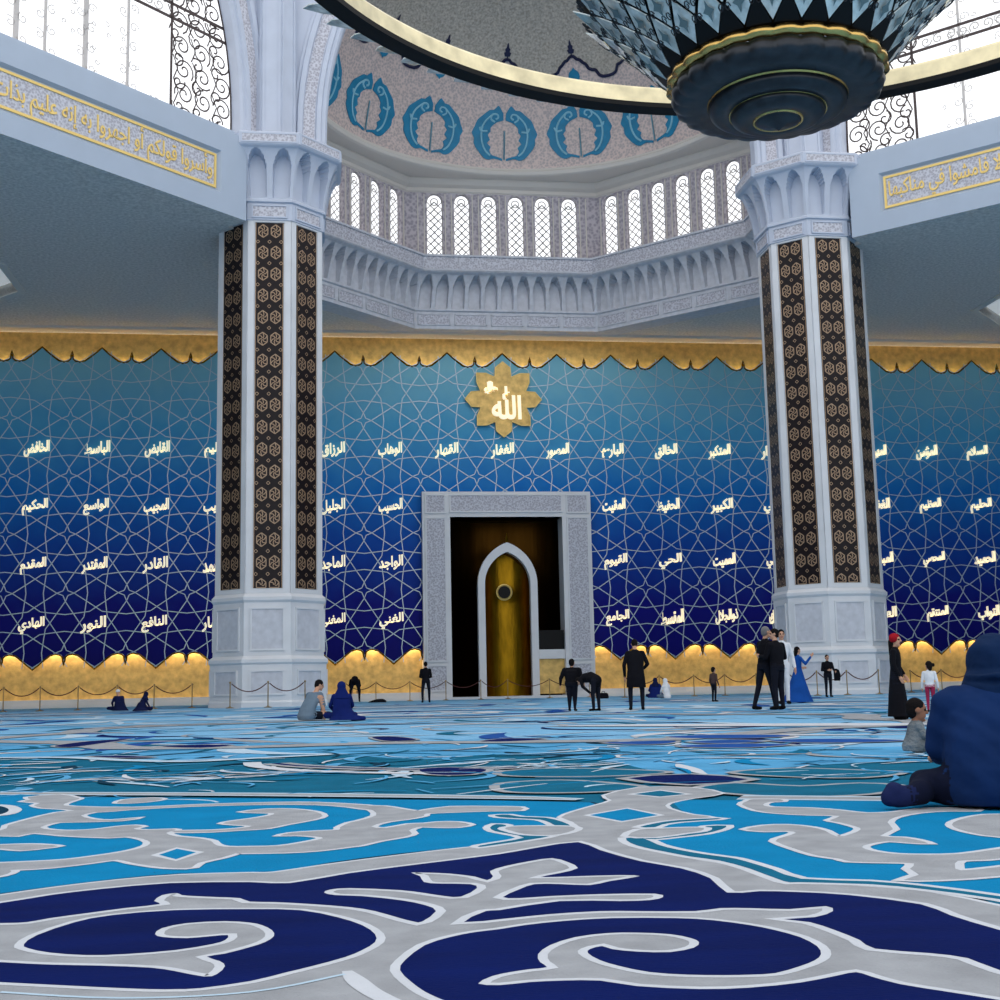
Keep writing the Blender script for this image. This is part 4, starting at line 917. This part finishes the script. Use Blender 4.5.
m = MB(); m.lathe([(RR-.2, RZ+.02), (RR+.3, RZ), (RR+.32, RZ+.14), (RR-.21, RZ+.16), (RR-.2, RZ+.02)], 180, RC); ring = m.build('outer_ring', 'black_metal', ch)
m = MB(); m.lathe([(RR-.17, RZ+.16), (RR-.15, RZ+.62), (RR-.1, RZ+.7), (RR+.1, RZ+.7), (RR+.2, RZ+.16)], 180, RC); m.build('ring_band', 'ring_white', ring)
NP = 88; p0_ = None
for q in range(NP):
    a = q*2*PI/NP; e = Vector((math.cos(a), math.sin(a), 0)); t = Vector((-e.y, e.x, 0)); up = (e*.92+Vector((0, 0, .3)))
    o = RC+e*(RR+.2)+Vector((0, 0, RZ+.12)); g = MB()
    g.prism([o-t*.1, o+up*.35-t*.34, o+up*.75-t*.26, o+up*1.2, o+up*.75+t*.26, o+up*.35+t*.34, o+t*.1], (0, 0, .03)); g.build('ring_crystal', 'crystal_glass', ring, fixn=False)
m = MB()
for q in range(3):
    a = R(-90+62*(q-1)); m.tube([RC+Vector((RR*math.cos(a), RR*math.sin(a), RZ+.6)), RC+Vector((.3*math.cos(a), .3*math.sin(a), 41))], .035, 5)
m.tube([CC+Vector((0, 0, 13.0)), CC+Vector((0, 0, 42))], .12, 8); m.build('suspension_cables', 'dark_bronze', ch)

# ------------------------------------------------------------------ rope barrier
POSTS = [('along the left wall', 54.0, [-36, 3.3, 40, 78, 117, 154, 192]), ('round the left column', 49.6, [230, 268, 305]), ('before the mihrab wall', 64.5, [345, 376, 410, 446, 481, 508, 550, 590]),
         ('before the wall right of the mihrab', 58.0, [625, 660, 694.6, 725.5, 757]), ('round the right column', 49.4, [788, 818, 848, 880]), ('along the right wall', 54.0, [912, 943, 975, 1010])]
pp = None
for where, Y, xs in POSTS:
    prev = None
    for n_, x in enumerate(xs):
        P = atY(x, 700, Y); P.z = 0
        if pp is None:
            pp = empty('barrier_post', (0, 0, 0)); m = MB(); m.lathe([(0, 0), (.16, 0), (.16, .02), (.05, .05), (.03, .07)], 16); m.build('base', 'post_brass', pp)
            m = MB(); m.lathe([(.021, .06), (.021, .9), (.036, .91), (.04, .95), (.03, .97), (.0, .99)], 10); m.build('post', 'post_brass', pp)
            o = pp
        else: o = copy_tree(pp, (0, 0, 0))
        o.location = P
        tag(o, f'thin brass rope-barrier post {where}', 'barrier post', f'brass posts {where}')
        if prev:
            m = MB(); a, b = prev+Vector((0, 0, .9)), P+Vector((0, 0, .9)); sag = .3; e_ = (b-a).normalized()*.05; a += e_; b -= e_
            m.tube([a.lerp(b, t/12)-Vector((0, 0, sag*(1-(2*t/12-1)**2))) for t in range(13)], .022, 6)
            tag(m.build('barrier_rope', 'rope_red', smooth=True), f'dark red rope sagging between brass posts {where}', 'barrier rope', f'ropes {where}')
        prev = P

# ------------------------------------------------------------------ people
def cloth(name, c, bump=.25, scale=9, rough=.9, noise=.15): return mat(name, rgb(*c), rough, spec=.12, noise=noise, nscale=5, bump=bump, bscale=scale)
cloth('skin', (196, 150, 124), 0, noise=.05); cloth('skin_dark', (150, 104, 82), 0, noise=.05); cloth('hair_black', (22, 18, 18), .3, 60); cloth('hair_grey', (120, 118, 120), .3, 60); cloth('eye_dark', (20, 16, 16), 0); cloth('lip', (160, 96, 88), 0)
cloth('black_cloth', (16, 16, 22)); cloth('black_trousers', (22, 24, 34)); cloth('navy_hoodie', (16, 42, 86), .5, 5, noise=.2); cloth('navy_hood', (13, 36, 70), .5, 6, noise=.2); cloth('navy_dark', (14, 20, 42)); cloth('blue_dress', (22, 74, 150)); cloth('blue_veil', (14, 30, 92)); cloth('navy_robe', (16, 24, 62))
cloth('grey_shirt', (104, 122, 138)); cloth('baby_knit', (118, 124, 128), .6, 40, noise=.5); cloth('white_cloth', (220, 222, 226)); cloth('red_knit', (156, 22, 34), .5, 40); cloth('pink_cloth', (150, 40, 74)); cloth('brown_shirt', (78, 60, 58)); cloth('sock_blue', (24, 34, 74)); cloth('shoe_black', (12, 12, 14), 0)
class Fig:
    def __init__(s): s.bm = bmesh.new(); s.pts = []
    def _lab(s, vs, lab):
        for v in vs: s.pts.append((v.co.copy(), lab))
    def ell(s, c, r, lab, rot=None):
        mtx = Matrix.Translation(Vector(c)) @ (rot.to_4x4() if rot else Matrix.Identity(4)) @ Matrix.Diagonal((*r, 1))
        s._lab(bmesh.ops.create_uvsphere(s.bm, u_segments=16, v_segments=10, radius=1, matrix=mtx)['verts'], lab)
    def cone(s, p0, r0, p1, r1, lab):
        p0, p1 = Vector(p0), Vector(p1); d = p1-p0
        s.ell(p0, (r0,)*3, lab); s.ell(p1, (r1,)*3, lab)
        if d.length < 1e-4: return
        rot = d.to_track_quat('Z', 'Y').to_matrix().to_4x4()
        s._lab(bmesh.ops.create_cone(s.bm, cap_ends=True, segments=16, radius1=r0, radius2=r1, depth=d.length, matrix=Matrix.Translation((p0+p1)/2) @ rot)['verts'], lab)
        for t in (.25, .5, .75):
            c = p0.lerp(p1, t); r_ = r0+(r1-r0)*t; q = rot.to_3x3()
            for a in range(8): s.pts.append((c+q @ Vector((r_*math.cos(a*PI/4), r_*math.sin(a*PI/4), 0)), lab))
    def chain(s, pts, rs, lab):
        for a, b, p, q in zip(pts, pts[1:], rs, rs[1:]): s.cone(a, p, b, q, lab)
    def loft(s, rings, lab, n=24):          # rings of (x, y, z, rx, ry)
        vs = []
        for x, y, z, rx, ry in rings:
            vs.append([s.bm.verts.new((x+rx*math.cos(2*PI*i/n), y+ry*math.sin(2*PI*i/n), z)) for i in range(n)])
        for a, b in zip(vs, vs[1:]):
            for i in range(n): s.bm.faces.new((a[i], a[(i+1) % n], b[(i+1) % n], b[i]))
        s.bm.faces.new(list(reversed(vs[0]))); s.bm.faces.new(vs[-1])
        for a, b in zip(vs, vs[1:]):
            s._lab(a, lab); s._lab(b, lab)
            for i in range(n):
                for t in (.25, .5, .75): s.pts.append((a[i].co.lerp(b[i].co, t), lab))
    def hand(s, wrist, d, palm_n, lab='skin', k=1.0, curl=.35):       # palm, four fingers and a thumb
        w_, d = Vector(wrist), Vector(d).normalized(); n = Vector(palm_n).normalized(); sd = d.cross(n).normalized(); n = sd.cross(d).normalized()
        pc = w_+d*.05*k
        s.cone(w_, .026*k, pc, .03*k, lab); s.ell(pc+d*.015*k, (.042*k, .016*k, .05*k), lab, Matrix((sd, n, d)).transposed())
        for i, L_ in enumerate((.068, .078, .072, .056)):
            b = pc+d*.055*k+sd*(.031-.0205*i)*k; m_ = b+d*L_*.5*k+n*curl*.012*k; e = m_+(d*(1-curl)+n*curl).normalized()*L_*.5*k
            s.chain([b-d*.02*k, m_, e], [.0105*k, .0098*k, .0085*k], lab)
        b = pc-d*.005*k+sd*.04*k; s.chain([b-sd*.02*k, b+d*.025*k+sd*.02*k+n*.008*k, b+d*.055*k+sd*.024*k+n*.016*k], [.013*k, .012*k, .009*k], lab)
    def head(s, c, yaw=0, pitch=0, k=1.0, lab='skin', face=True):      # face looks along +y before yaw
        rot = Matrix.Rotation(yaw, 3, 'Z') @ Matrix.Rotation(pitch, 3, 'X'); c = Vector(c); P = lambda x, y, z: c+rot @ Vector((x*k, y*k, z*k))
        s.ell(P(0, -.005, .02), (.076*k, .094*k, .1*k), lab, rot); s.ell(P(0, .025, -.04), (.06*k, .066*k, .078*k), lab, rot)
        if face:
            s.chain([P(0, .088, .015), P(0, .108, -.022)], [.009*k, .016*k], lab); s.ell(P(0, .088, -.062), (.024*k, .01*k, .009*k), 'lip', rot); s.ell(P(0, .075, -.1), (.022*k, .02*k, .018*k), lab, rot)
            for q in (1, -1):
                s.ell(P(q*.031, .083, .01), (.014*k, .011*k, .008*k), 'eye_dark', rot); s.ell(P(q*.078, -.005, -.005), (.012*k, .022*k, .032*k), lab, rot); s.ell(P(q*.032, .08, .032), (.02*k, .012*k, .007*k), lab, rot)
        return P, rot
    def mesh(s, name, mats_, k, voxel, smooth=3, folds=0):
        me = bpy.data.meshes.new(name+'_raw'); bmesh.ops.recalc_face_normals(s.bm, faces=s.bm.faces); s.bm.to_mesh(me); s.bm.free()
        o = bpy.data.objects.new(name+'_raw', me); COL.objects.link(o)
        r = o.modifiers.new('r', 'REMESH'); r.mode = 'VOXEL'; r.voxel_size = voxel; r.adaptivity = 0
        sm = o.modifiers.new('s', 'SMOOTH'); sm.iterations = smooth; sm.factor = .5
        bpy.context.view_layer.update()
        out = bpy.data.meshes.new_from_object(o.evaluated_get(bpy.context.evaluated_depsgraph_get()))
        bpy.data.objects.remove(o); bpy.data.meshes.remove(me)
        if folds:                            # soft creases of loose cloth
            from mathutils import noise as NZ
            nv = [v.normal.copy() for v in out.vertices]
            for v, n in zip(out.vertices, nv):
                c = v.co; a = c.x*.75+c.z*.66; b = c.z*.75-abs(c.x)*.66
                w_ = min(1, max(0, (c.z-.03)/.1))
                v.co = c+n*folds*w_*(NZ.noise((a*5, b*17, c.y*6))+.6*NZ.noise((a*16+3, b*7, c.y*8)))
            out.update()
        from mathutils.kdtree import KDTree
        kd = KDTree(len(s.pts))
        for i, (p, _) in enumerate(s.pts): kd.insert(p, i)
        kd.balance()
        out.materials.clear(); labs = []
        for _, l in s.pts:
            if l not in labs: labs.append(l)
        for l in labs: out.materials.append(M[mats_.get(l, l)])
        li_ = {l: i for i, l in enumerate(labs)}
        out.polygons.foreach_set('material_index', [li_[s.pts[kd.find(p.center)[1]][1]] for p in out.polygons])
        out.polygons.foreach_set('use_smooth', [True]*len(out.polygons))
        out.transform(Matrix.Scale(k, 4)); out.name = name
        return out
def figure(loc, rz, label, body, k, mats_={}, parts=(), voxel=.0125, group=None, folds=0):
    o = bpy.data.objects.new('person', body.mesh('person', mats_, k, voxel, 3, folds)); COL.objects.link(o); o.location = loc; o.rotation_euler = (0, 0, rz)
    tag(o, label, 'person', group)
    for nm, f in parts:
        c = bpy.data.objects.new(nm, f.mesh(nm, mats_, k, voxel, 3, folds)); COL.objects.link(c); c.parent = o
    return o
def hair_cap(P, rot, lab, k=1.0, long=0):
    h = Fig(); h.ell(P(0, -.016, .034), (.084*k, .1*k, .094*k), lab, rot); h.ell(P(0, -.045, -.01), (.078*k, .066*k, .085*k), lab, rot)
    if long: h.chain([P(0, -.06, -.03), P(0, -.075, -.03-long)], [.07*k, .05*k], lab)
    return h
def standing(top='top', legs='legs', arms=None, stride=.0, head_yaw=0, head_pitch=0, lean=0, wide=1.0, skirt=None, hk=1.0, spread=.0):
    f = Fig(); hz = Vector((0, lean*.45, 0))
    for s, st in ((1, stride), (-1, -stride)):
        x = s*(.095+spread)
        f.chain([(s*.09, 0, .92), (x, st*.45+.015, .5), (x, st*.9-.02, .1)], [.092*wide, .062*wide, .044], legs)
        f.chain([(x, st*.9-.045, .045), (x*1.08, st*.9+.06, .035), (x*1.15, st*.9+.15, .028)], [.042, .042, .03], 'shoe_black')
    f.loft([(0, 0, .84, .16*wide, .115*wide), (0, 0, .95, .175*wide, .125*wide)], legs)
    f.loft([(0, lean*.05, .9, .172*wide, .122*wide), (0, lean*.12, 1.05, .158*wide, .112*wide), (0, lean*.28, 1.22, .182*wide, .122*wide), (0, lean*.4, 1.36, .19*wide, .112*wide), (0, lean*.46, 1.44, .12*wide, .08), (0, lean*.5, 1.48, .06, .06)], top)
    sh = Vector((0, lean*.43, 1.385)); f.chain([sh+Vector((-.17*wide, 0, 0)), sh+Vector((.17*wide, 0, 0))], [.066*wide, .066*wide], top)
    f.chain([(0, lean*.5, 1.44), (0, lean*.56+.012, 1.56)], [.056, .052], 'skin')
    P, rot = f.head((0, lean*.62+.02+max(0, -head_pitch)*.06, 1.63-abs(head_pitch)*.03), head_yaw, head_pitch, hk)
    arms = arms or [((.25, -.02, 1.1), (.27, .08, .86)), ((-.25, -.02, 1.1), (-.27, .08, .86))]
    for s, (e, w_) in zip((1, -1), arms):
        e, w_ = Vector(e), Vector(w_); f.chain([sh+Vector((s*.185*wide, 0, 0)), e, w_], [.062*wide, .05*wide, .038], top)
        d = (w_-e).normalized(); f.hand(w_+d*.015, d, Vector((-s, .25, .1)))
    if skirt: f.loft(skirt, top)
    return f, P, rot
def foot(x, y): v = onfloor(x, y); return Vector((v.x, v.y, .012))
def kscale(x, yfoot, ytop):     # figure height in metres from the heights in the view, against 1.75
    p = foot(x, yfoot); d = (p-CAM).dot(cf); return d*(yfoot-ytop)/CF/1.745
def simple(px, yf, yt, rz, label, hairlab='hair_black', mats_={}, long=0, extra=None, **kw):
    f, P, rot = standing(**kw); parts = [('hair', hair_cap(P, rot, hairlab, kw.get('hk', 1.0), long))] if hairlab else []
    if extra: parts += extra(P, rot)
    return figure(foot(px, yf), rz, label, f, kscale(px, yf, yt), mats_, parts)
BLK = {'top': 'black_cloth', 'legs': 'black_trousers'}
front_fold = [((.24, .06, 1.1), (.08, .2, 1.02)), ((-.24, .06, 1.1), (-.06, .2, 1.05))]
simple(426, 702.5, 662, 0, 'person in black standing upright facing the portal beside its left jamb', mats_=BLK, arms=front_fold, spread=.05)
coat = lambda P, rot: [('coat', (lambda c: (c.loft([(0, -.02, .55, .24, .17), (0, -.01, .8, .225, .16), (0, .03, 1.0, .2, .145), (0, .08, 1.2, .215, .15), (0, .12, 1.36, .2, .125), (0, .14, 1.46, .1, .08)], 'black_cloth'), c)[1])(Fig()))]
simple(637, 710, 639, R(-12), 'person in a long dark coat with bowed head, standing alone right of the portal', mats_=BLK, lean=.28, head_pitch=-.5, extra=coat, arms=[((.3, .08, 1.12), (.22, .3, 1.02)), ((-.28, .02, 1.1), (-.27, .1, .84))], spread=.05)
simple(766, 709.5, 627, R(-72), 'grey-haired person in black top leaning towards a companion, legs apart', 'hair_grey', BLK, lean=.12, stride=.22, arms=[((.27, .1, 1.12), (.12, .34, 1.16)), ((-.27, .1, 1.12), (-.1, .34, 1.14))])
simple(779.5, 709.5, 629, R(28), 'dark-haired person all in black standing close beside the grey-haired one', 'hair_black', BLK, lean=.06, head_yaw=R(50), arms=[((.28, .03, 1.12), (.32, .22, 1.1)), ((-.27, .08, 1.12), (-.2, .3, 1.16))], wide=1.08)
simple(784.5, 704, 630, R(170), 'person in white mostly hidden behind the black-clad pair', 'hair_black', {'top': 'white_cloth', 'legs': 'white_cloth'}, wide=.85)
simple(714.5, 701.5, 668, R(-60), 'small child in brown top and dark trousers standing alone near the rope', 'hair_black', {'top': 'brown_shirt', 'legs': 'black_trousers'}, hk=1.3)
simple(829, 697, 655, R(180), 'person in black facing us before the right column, coat over one arm', 'hair_black', BLK, arms=[((.26, .04, 1.1), (.08, .2, 1.1)), ((-.26, .02, 1.12), (-.24, .22, 1.06))],
       extra=lambda P, rot: [('carried_coat', (lambda c: (c.loft([(-.32, .2, .66, .13, .08), (-.33, .2, .9, .15, .1), (-.3, .2, 1.1, .12, .09), (-.27, .2, 1.16, .06, .05)], 'black_cloth'), c)[1])(Fig()))])
# long blue dress with a train, one hand raised
f, P, rot = standing(arms=[((.28, .1, 1.2), (.3, .28, 1.4)), ((-.27, .05, 1.12), (-.2, .25, 1.1))], wide=.88, skirt=[(0, -.06, .012, .42, .52), (0, -.04, .3, .33, .38), (0, -.02, .65, .24, .25), (0, 0, .95, .17, .14), (0, 0, 1.06, .15, .11)])
figure(foot(799.5, 702.5), R(-75), 'person in a flowing blue floor-length dress, one hand raised', f, kscale(801, 702.5, 647), {'top': 'blue_dress', 'legs': 'blue_dress'}, [('hair', hair_cap(P, rot, 'hair_black', 1, .12))])
# stocky child in black and a bending companion
simple(572.5, 711, 660, R(-25), 'stocky child in a black jacket beside a bending companion', 'hair_black', BLK, wide=1.42, hk=1.2, lean=.1, arms=[((.33, .05, 1.1), (.36, .2, .95)), ((-.38, 0, 1.12), (-.42, .05, .9))])
def bowing(legs_apart=.03, lab='top'):
    f = Fig()
    for s in (1, -1):
        x = s*(.1+legs_apart); f.chain([(s*.09, -.05, .9), (x, .0, .5), (x, -.02, .1)], [.1, .064, .044], 'legs'); f.chain([(x, -.04, .045), (x*1.1, .14, .03)], [.042, .032], 'shoe_black')
    f.chain([(0, -.05, .92), (0, .18, 1.02), (0, .42, 1.0)], [.17, .165, .15], lab); f.ell((0, .12, .98), (.19, .2, .13), lab)
    f.chain([(0, .5, .98), (0, .6, .93)], [.055, .055], 'skin'); P, rot = f.head((0, .68, .9), 0, -1.2)
    f.chain([(-.17, .44, .98), (.17, .44, .98)], [.068, .068], lab)
    for s in (1, -1):
        f.chain([(s*.19, .44, .97), (s*.24, .3, .74), (s*.14, .1, .55)], [.06, .05, .038], lab); f.hand((s*.135, .085, .54), (-s*.1, -.05, -.6), (0, -1, 0))
    return f, P, rot
f, P, rot = bowing(.1); figure(foot(355, 702), R(0), 'person in black bowing at the waist before the gold dado, seen from behind', f, kscale(355, 702, 679)*1.66, BLK, [('hair', hair_cap(P, rot, 'hair_black'))])
f, P, rot = bowing(.02); figure(foot(596, 711), R(35), 'person in black bending low next to the stocky child', f, kscale(592, 711, 674)*1.55, BLK, [('hair', hair_cap(P, rot, 'hair_black', 1.1))])
# child in black with a red hat
f, P, rot = standing(wide=.95, hk=1.18, head_yaw=R(-10), arms=[((.23, .0, 1.12), (.22, .1, .9)), ((-.23, .0, 1.12), (-.2, .12, .92))], skirt=[(0, 0, .06, .23, .22), (0, 0, .5, .2, .18), (0, 0, .9, .17, .13), (0, 0, 1.05, .155, .11)])
hat = Fig(); hat.ell(P(0, -.012, .05), (.098, .112, .088), 'red_knit', rot); hat.chain([P(-.06, -.01, .025), P(.06, -.01, .025)], [.085, .085], 'red_knit')
figure(foot(899, 719.5), R(-125), 'child in long black clothes and a red knitted hat', f, kscale(899, 719.5, 635), BLK, [('red_hat', hat), ('hair', hair_cap(P, rot, 'hair_black', 1.12, .22))])
# girl in a white top
f, P, rot = standing(wide=1.0, hk=1.4, head_yaw=R(30))
hh = hair_cap(P, rot, 'hair_black', 1.4, .05); hh.ell(P(.1, -.05, .02), (.06, .06, .07), 'hair_black')
figure(foot(931.5, 712), R(-30), 'small child in white top and pink trousers behind the sitting baby', f, kscale(931.5, 712, 663), {'top': 'white_cloth', 'legs': 'pink_cloth'}, [('hair', hh)])
# pair sitting on the carpet, seen from behind
def sitting(hood=None, lean=0, turn=0, head_yaw=0, lab='top', legs='legs', slump=0, knees=True, wide=1.0, hk=1.0):
    f = Fig()
    f.loft([(0, -.04, .015, .2*wide, .17), (0, -.03, .1, .23*wide, .19), (0, 0, .25, .2*wide, .15), (0, lean*.25, .42, .2*wide, .135), (0, lean*.45, .55, .19*wide, .115), (0, lean*.52, .62, .1*wide, .08)], lab)
    sh = Vector((0, lean*.48, .565)); f.chain([sh+Vector((-.16*wide, 0, 0)), sh+Vector((.16*wide, 0, 0))], [.066, .066], lab)
    f.chain([(0, lean*.55, .6), (0, lean*.66+.02, .72)], [.056, .052], 'skin'); P, rot = f.head((0, lean*.75+.03, .78-slump), head_yaw, -.25-slump*2, hk)
    for s in (1, -1):
        f.chain([(s*.12, .02, .11), (s*.34*wide, .34, .12), (s*.06, .42, .06)], [.1, .07, .05], legs); f.chain([(s*.04, .42, .05), (-s*.1, .4, .045)], [.042, .035], 'sock_blue')
        f.chain([sh+Vector((s*.18*wide, 0, 0)), (s*.26*wide, .1+lean*.3, .34), (s*.16, .3, .22)], [.06, .048, .036], lab); f.hand((s*.155, .315, .21), (-s*.1, .5, -.3), (0, 0, -1))
    return f, P, rot
f, P, rot = sitting(lean=.5, head_yaw=R(-35)); f.chain([(.2, .2, .5), (.27, .22, .25), (.28, .25, .04)], [.055, .045, .036], 'skin')
figure(foot(307.5, 720.5), R(-40), 'person in a grey-blue shirt sitting and leaning beside a blue-veiled companion', f, kscale(311, 720.5, 681)*1.98, {'top': 'grey_shirt', 'legs': 'black_trousers'}, [('hair', hair_cap(P, rot, 'hair_black'))])
def veil(P, rot, lab, hood_k=1.0):
    v = Fig(); v.ell(P(0, -.02, .015), (.105, .115, .12), lab, rot); c = P(0, -.03, -.08)
    v.loft([(c.x, c.y-.01, c.z-.2, .21, .17), (c.x, c.y-.01, c.z-.1, .17, .14), (c.x, c.y, c.z, .11, .1), (c.x, c.y+.01, c.z+.1, .08, .08)], lab); return v
f, P, rot = sitting(lean=.12); f.loft([(.08, -.05, .012, .4, .3), (.06, -.03, .1, .3, .24), (0, 0, .28, .22, .17), (0, .03, .5, .19, .13)], 'top'); f.chain([(.25, -.1, .06), (.5, -.14, .04)], [.08, .05], 'top')
figure(foot(342, 720.5), R(5), 'person in a long blue veil sitting beside the grey-blue shirt', f, kscale(342, 720.5, 683)*1.98, {'top': 'blue_veil', 'legs': 'blue_veil'}, [('headscarf', veil(P, rot, 'blue_veil'))])
f, P, rot = sitting(lean=.2); f.loft([(0, -.1, .012, .34, .36), (0, -.06, .15, .25, .24), (0, .02, .4, .2, .15)], 'top'); cap = Fig(); cap.ell(P(0, -.01, .04), (.09, .105, .085), 'white_cloth', rot)
figure(foot(119.5, 711), R(35), 'person in navy with a white cap sitting far off by the left wall', f, kscale(119.5, 711, 690)*1.98, {'top': 'navy_robe', 'legs': 'navy_robe'}, [('cap', cap)])
f, P, rot = sitting(lean=.25, slump=.03); f.loft([(.1, -.1, .012, .46, .36), (.06, -.06, .15, .3, .24), (0, .02, .4, .2, .15)], 'top')
figure(foot(141.5, 711), R(-60), 'person in a navy veil sitting right of the white cap', f, kscale(141.5, 711, 692)*1.98, {'top': 'navy_robe', 'legs': 'navy_robe'}, [('headscarf', veil(P, rot, 'navy_robe'))])
f, P, rot = sitting(lean=.15, wide=1.1); f.loft([(0, -.06, .012, .38, .32), (0, -.03, .2, .3, .24), (0, .02, .45, .21, .15)], 'top')
figure(foot(656, 698), R(-10), 'person wrapped in blue sitting on the carpet behind the dark coat', f, kscale(656, 698, 678.5)*1.98, {'top': 'blue_veil', 'legs': 'navy_robe'}, [('headscarf', veil(P, rot, 'navy_robe'))])
f, P, rot = sitting(lean=.15, wide=.8)
figure(foot(667, 698.5), R(10), 'person in pale clothes sitting right of the blue-wrapped figure', f, kscale(667, 698.5, 679)*1.98, {'top': 'white_cloth', 'legs': 'grey_shirt'}, [('headscarf', veil(P, rot, 'white_cloth'))])
# baby sitting on the carpet
f = Fig()
f.loft([(0, -.02, .01, .1, .1), (0, -.02, .06, .115, .105), (0, 0, .15, .098, .085), (0, .01, .24, .085, .07), (0, .012, .275, .045, .045)], 'top')
for s in (1, -1):
    f.chain([(s*.06, 0, .055), (s*.1, .16, .06), (s*.06, .28, .04)], [.06, .05, .036], 'legs'); f.chain([(s*.06, .29, .035), (s*.065, .31, .075)], [.03, .022], 'sock_blue')
    f.chain([(s*.085, .01, .235), (s*.115, .05, .15), (s*.08, .14, .12)], [.038, .033, .027], 'top'); f.hand((s*.077, .15, .118), (-s*.2, .6, -.2), (0, 0, -1), k=.58)
f.chain([(0, .01, .26), (0, .015, .31)], [.036, .038], 'skin'); P, rot = f.head((0, .025, .375), R(-4), -.08, .88, 'skin')
bb = figure(foot(916.5, 752), R(-98), 'baby in a grey knitted top sitting on the carpet in profile', f, .83, {'top': 'baby_knit', 'legs': 'baby_knit', 'skin': 'skin_dark'}, [('hair', hair_cap(P, rot, 'hair_black', .86))], voxel=.0075)
# the figure in the foreground: navy hoodie with the hood up, one leg folded out to the side
f = Fig()
f.loft([(0, 0, .012, .235, .18), (0, 0, .06, .25, .2), (0, 0, .16, .25, .2), (.0, .02, .28, .235, .18), (0, .05, .38, .225, .155), (.0, .075, .455, .19, .13), (.005, .09, .51, .12, .1)], 'top')
f.chain([(-.155, .08, .43), (.155, .08, .43)], [.08, .08], 'top')
for s in (1, -1):
    f.chain([(s*.175, .08, .42), (s*.215, .13, .25), (s*.13, .36, .2)], [.082, .066, .05], 'top'); f.hand((s*.12, .37, .2), (-s*.3, .6, -.1), (0, 0, -1))
f.chain([(-.22, .05, .09), (-.3, .12, .085), (-.36, .0, .065), (-.4, -.015, .058)], [.088, .066, .053, .048], 'legs')
f.chain([(-.43, -.02, .056), (-.46, -.02, .055), (-.5, -.025, .05)], [.048, .05, .04], 'sock_blue'); f.ell((-.475, -.02, .075), (.04, .05, .045), 'sock_blue')
f.chain([(.12, .0, .1), (.34, .3, .1), (.0, .42, .07)], [.11, .08, .055], 'legs'); f.chain([(0, .42, .05), (-.12, .42, .045)], [.045, .035], 'sock_blue')
f.chain([(.01, .1, .5), (.02, .13, .56)], [.055, .055], 'skin'); P, rot = f.head((.035, .15, .585), R(-15), -.2, .95)
hd_ = Fig(); hd_.ell((.035, .125, .6), (.112, .12, .122), 'hood'); hd_.ell((.05, .13, .65), (.085, .1, .09), 'hood'); hd_.loft([(.0, .06, .42, .17, .12), (.01, .075, .46, .15, .12), (.02, .095, .52, .122, .118), (.03, .115, .57, .112, .115)], 'hood')
for z, r_ in ((.5, .128), (.545, .118)): hd_.loft([(.02, .075, z-.012, r_, .12), (.02, .075, z+.012, r_+.004, .122)], 'hood')
hb = foot(975, 810); figure(hb+Vector((.19, .1, 0)), R(-6), 'person in a navy hooded top sitting close by with their back to us', f, 1.0, {'top': 'navy_hoodie', 'hood': 'navy_hood', 'legs': 'navy_dark'}, [('hood', hd_)], voxel=.0095, folds=.011)

# ------------------------------------------------------------------ things left on the carpet
def bundle(px, yf, rings, name, label, cat, mname, rz=0):
    f = Fig(); f.loft(rings, 'c'); me = f.mesh(name, {'c': mname}, 1, .015, 2); o = bpy.data.objects.new(name, me); COL.objects.link(o); o.location = foot(px, yf); o.rotation_euler = (0, 0, rz); return tag(o, label, cat)
o = bundle(603.5, 698.5, [(0, 0, .0, .22, .13), (0, 0, .05, .24, .15), (0, 0, .2, .21, .12), (0, 0, .24, .15, .07)], 'bag', 'low black bag on the carpet right of the bending person', 'bag', 'black_cloth')
bundle(377, 702.5, [(0, 0, 0, .42, .2), (.05, 0, .06, .38, .18), (.12, 0, .13, .22, .12), (.15, 0, .16, .1, .06)], 'folded_jacket', 'black jacket lying folded on the carpet right of the bowing person', 'jacket', 'black_cloth')
m = MB(); m.tube([(-.07, 0, .23), (-.05, 0, .3), (.05, 0, .3), (.07, 0, .23)], .014, 6); h_ = m.build('handle', 'black_cloth'); h_.parent = o

# ------------------------------------------------------------------ light: daylight through the windows and a roof and back left open for it, warm strips hidden at the wall's scalloped edges
W = bpy.data.worlds.new('daylight'); SC.world = W; W.use_nodes = True
bg = W.node_tree.nodes['Background']; bg.inputs['Color'].default_value = (.95, .97, 1.0, 1); bg.inputs['Strength'].default_value = 1.45
def strip_light(name, x0, x1, y, z, up, power, col):
    l = bpy.data.lights.new(name, 'AREA'); l.shape = 'RECTANGLE'; l.size = x1-x0; l.size_y = .12; l.energy = power; l.color = col
    o = bpy.data.objects.new(name, l); COL.objects.link(o); o.location = ((x0+x1)/2, y, z); o.rotation_euler = (R(104) if up else R(62), 0, 0)
strip_light('cove_strip_low_left', WX0, 5.2, WY-.22, 2.95, False, 1900, (1, .76, .46)); strip_light('cove_strip_low_right', 14.1, WX1, WY-.22, 2.95, False, 1900, (1, .76, .46))
strip_light('cove_strip_top', WX0, WX1, WY-.22, 17.45, True, 1300, (1, .8, .5))

cam = bpy.data.cameras.new('camera'); co = bpy.data.objects.new('camera', cam); COL.objects.link(co); SC.camera = co
cam.sensor_width = 36; cam.lens = CF/1000*36; cam.clip_start = .05; cam.clip_end = 500
mw = Matrix((cr, cu, -cf)).transposed().to_4x4(); mw.translation = CAM; co.matrix_world = mw
vs_ = SC.view_settings; vs_.view_transform = 'Standard'; vs_.look = 'None'; vs_.exposure = 0; vs_.gamma = 1; vs_.use_curve_mapping = False
SC.cycles.max_bounces = 8; SC.cycles.use_denoising = True
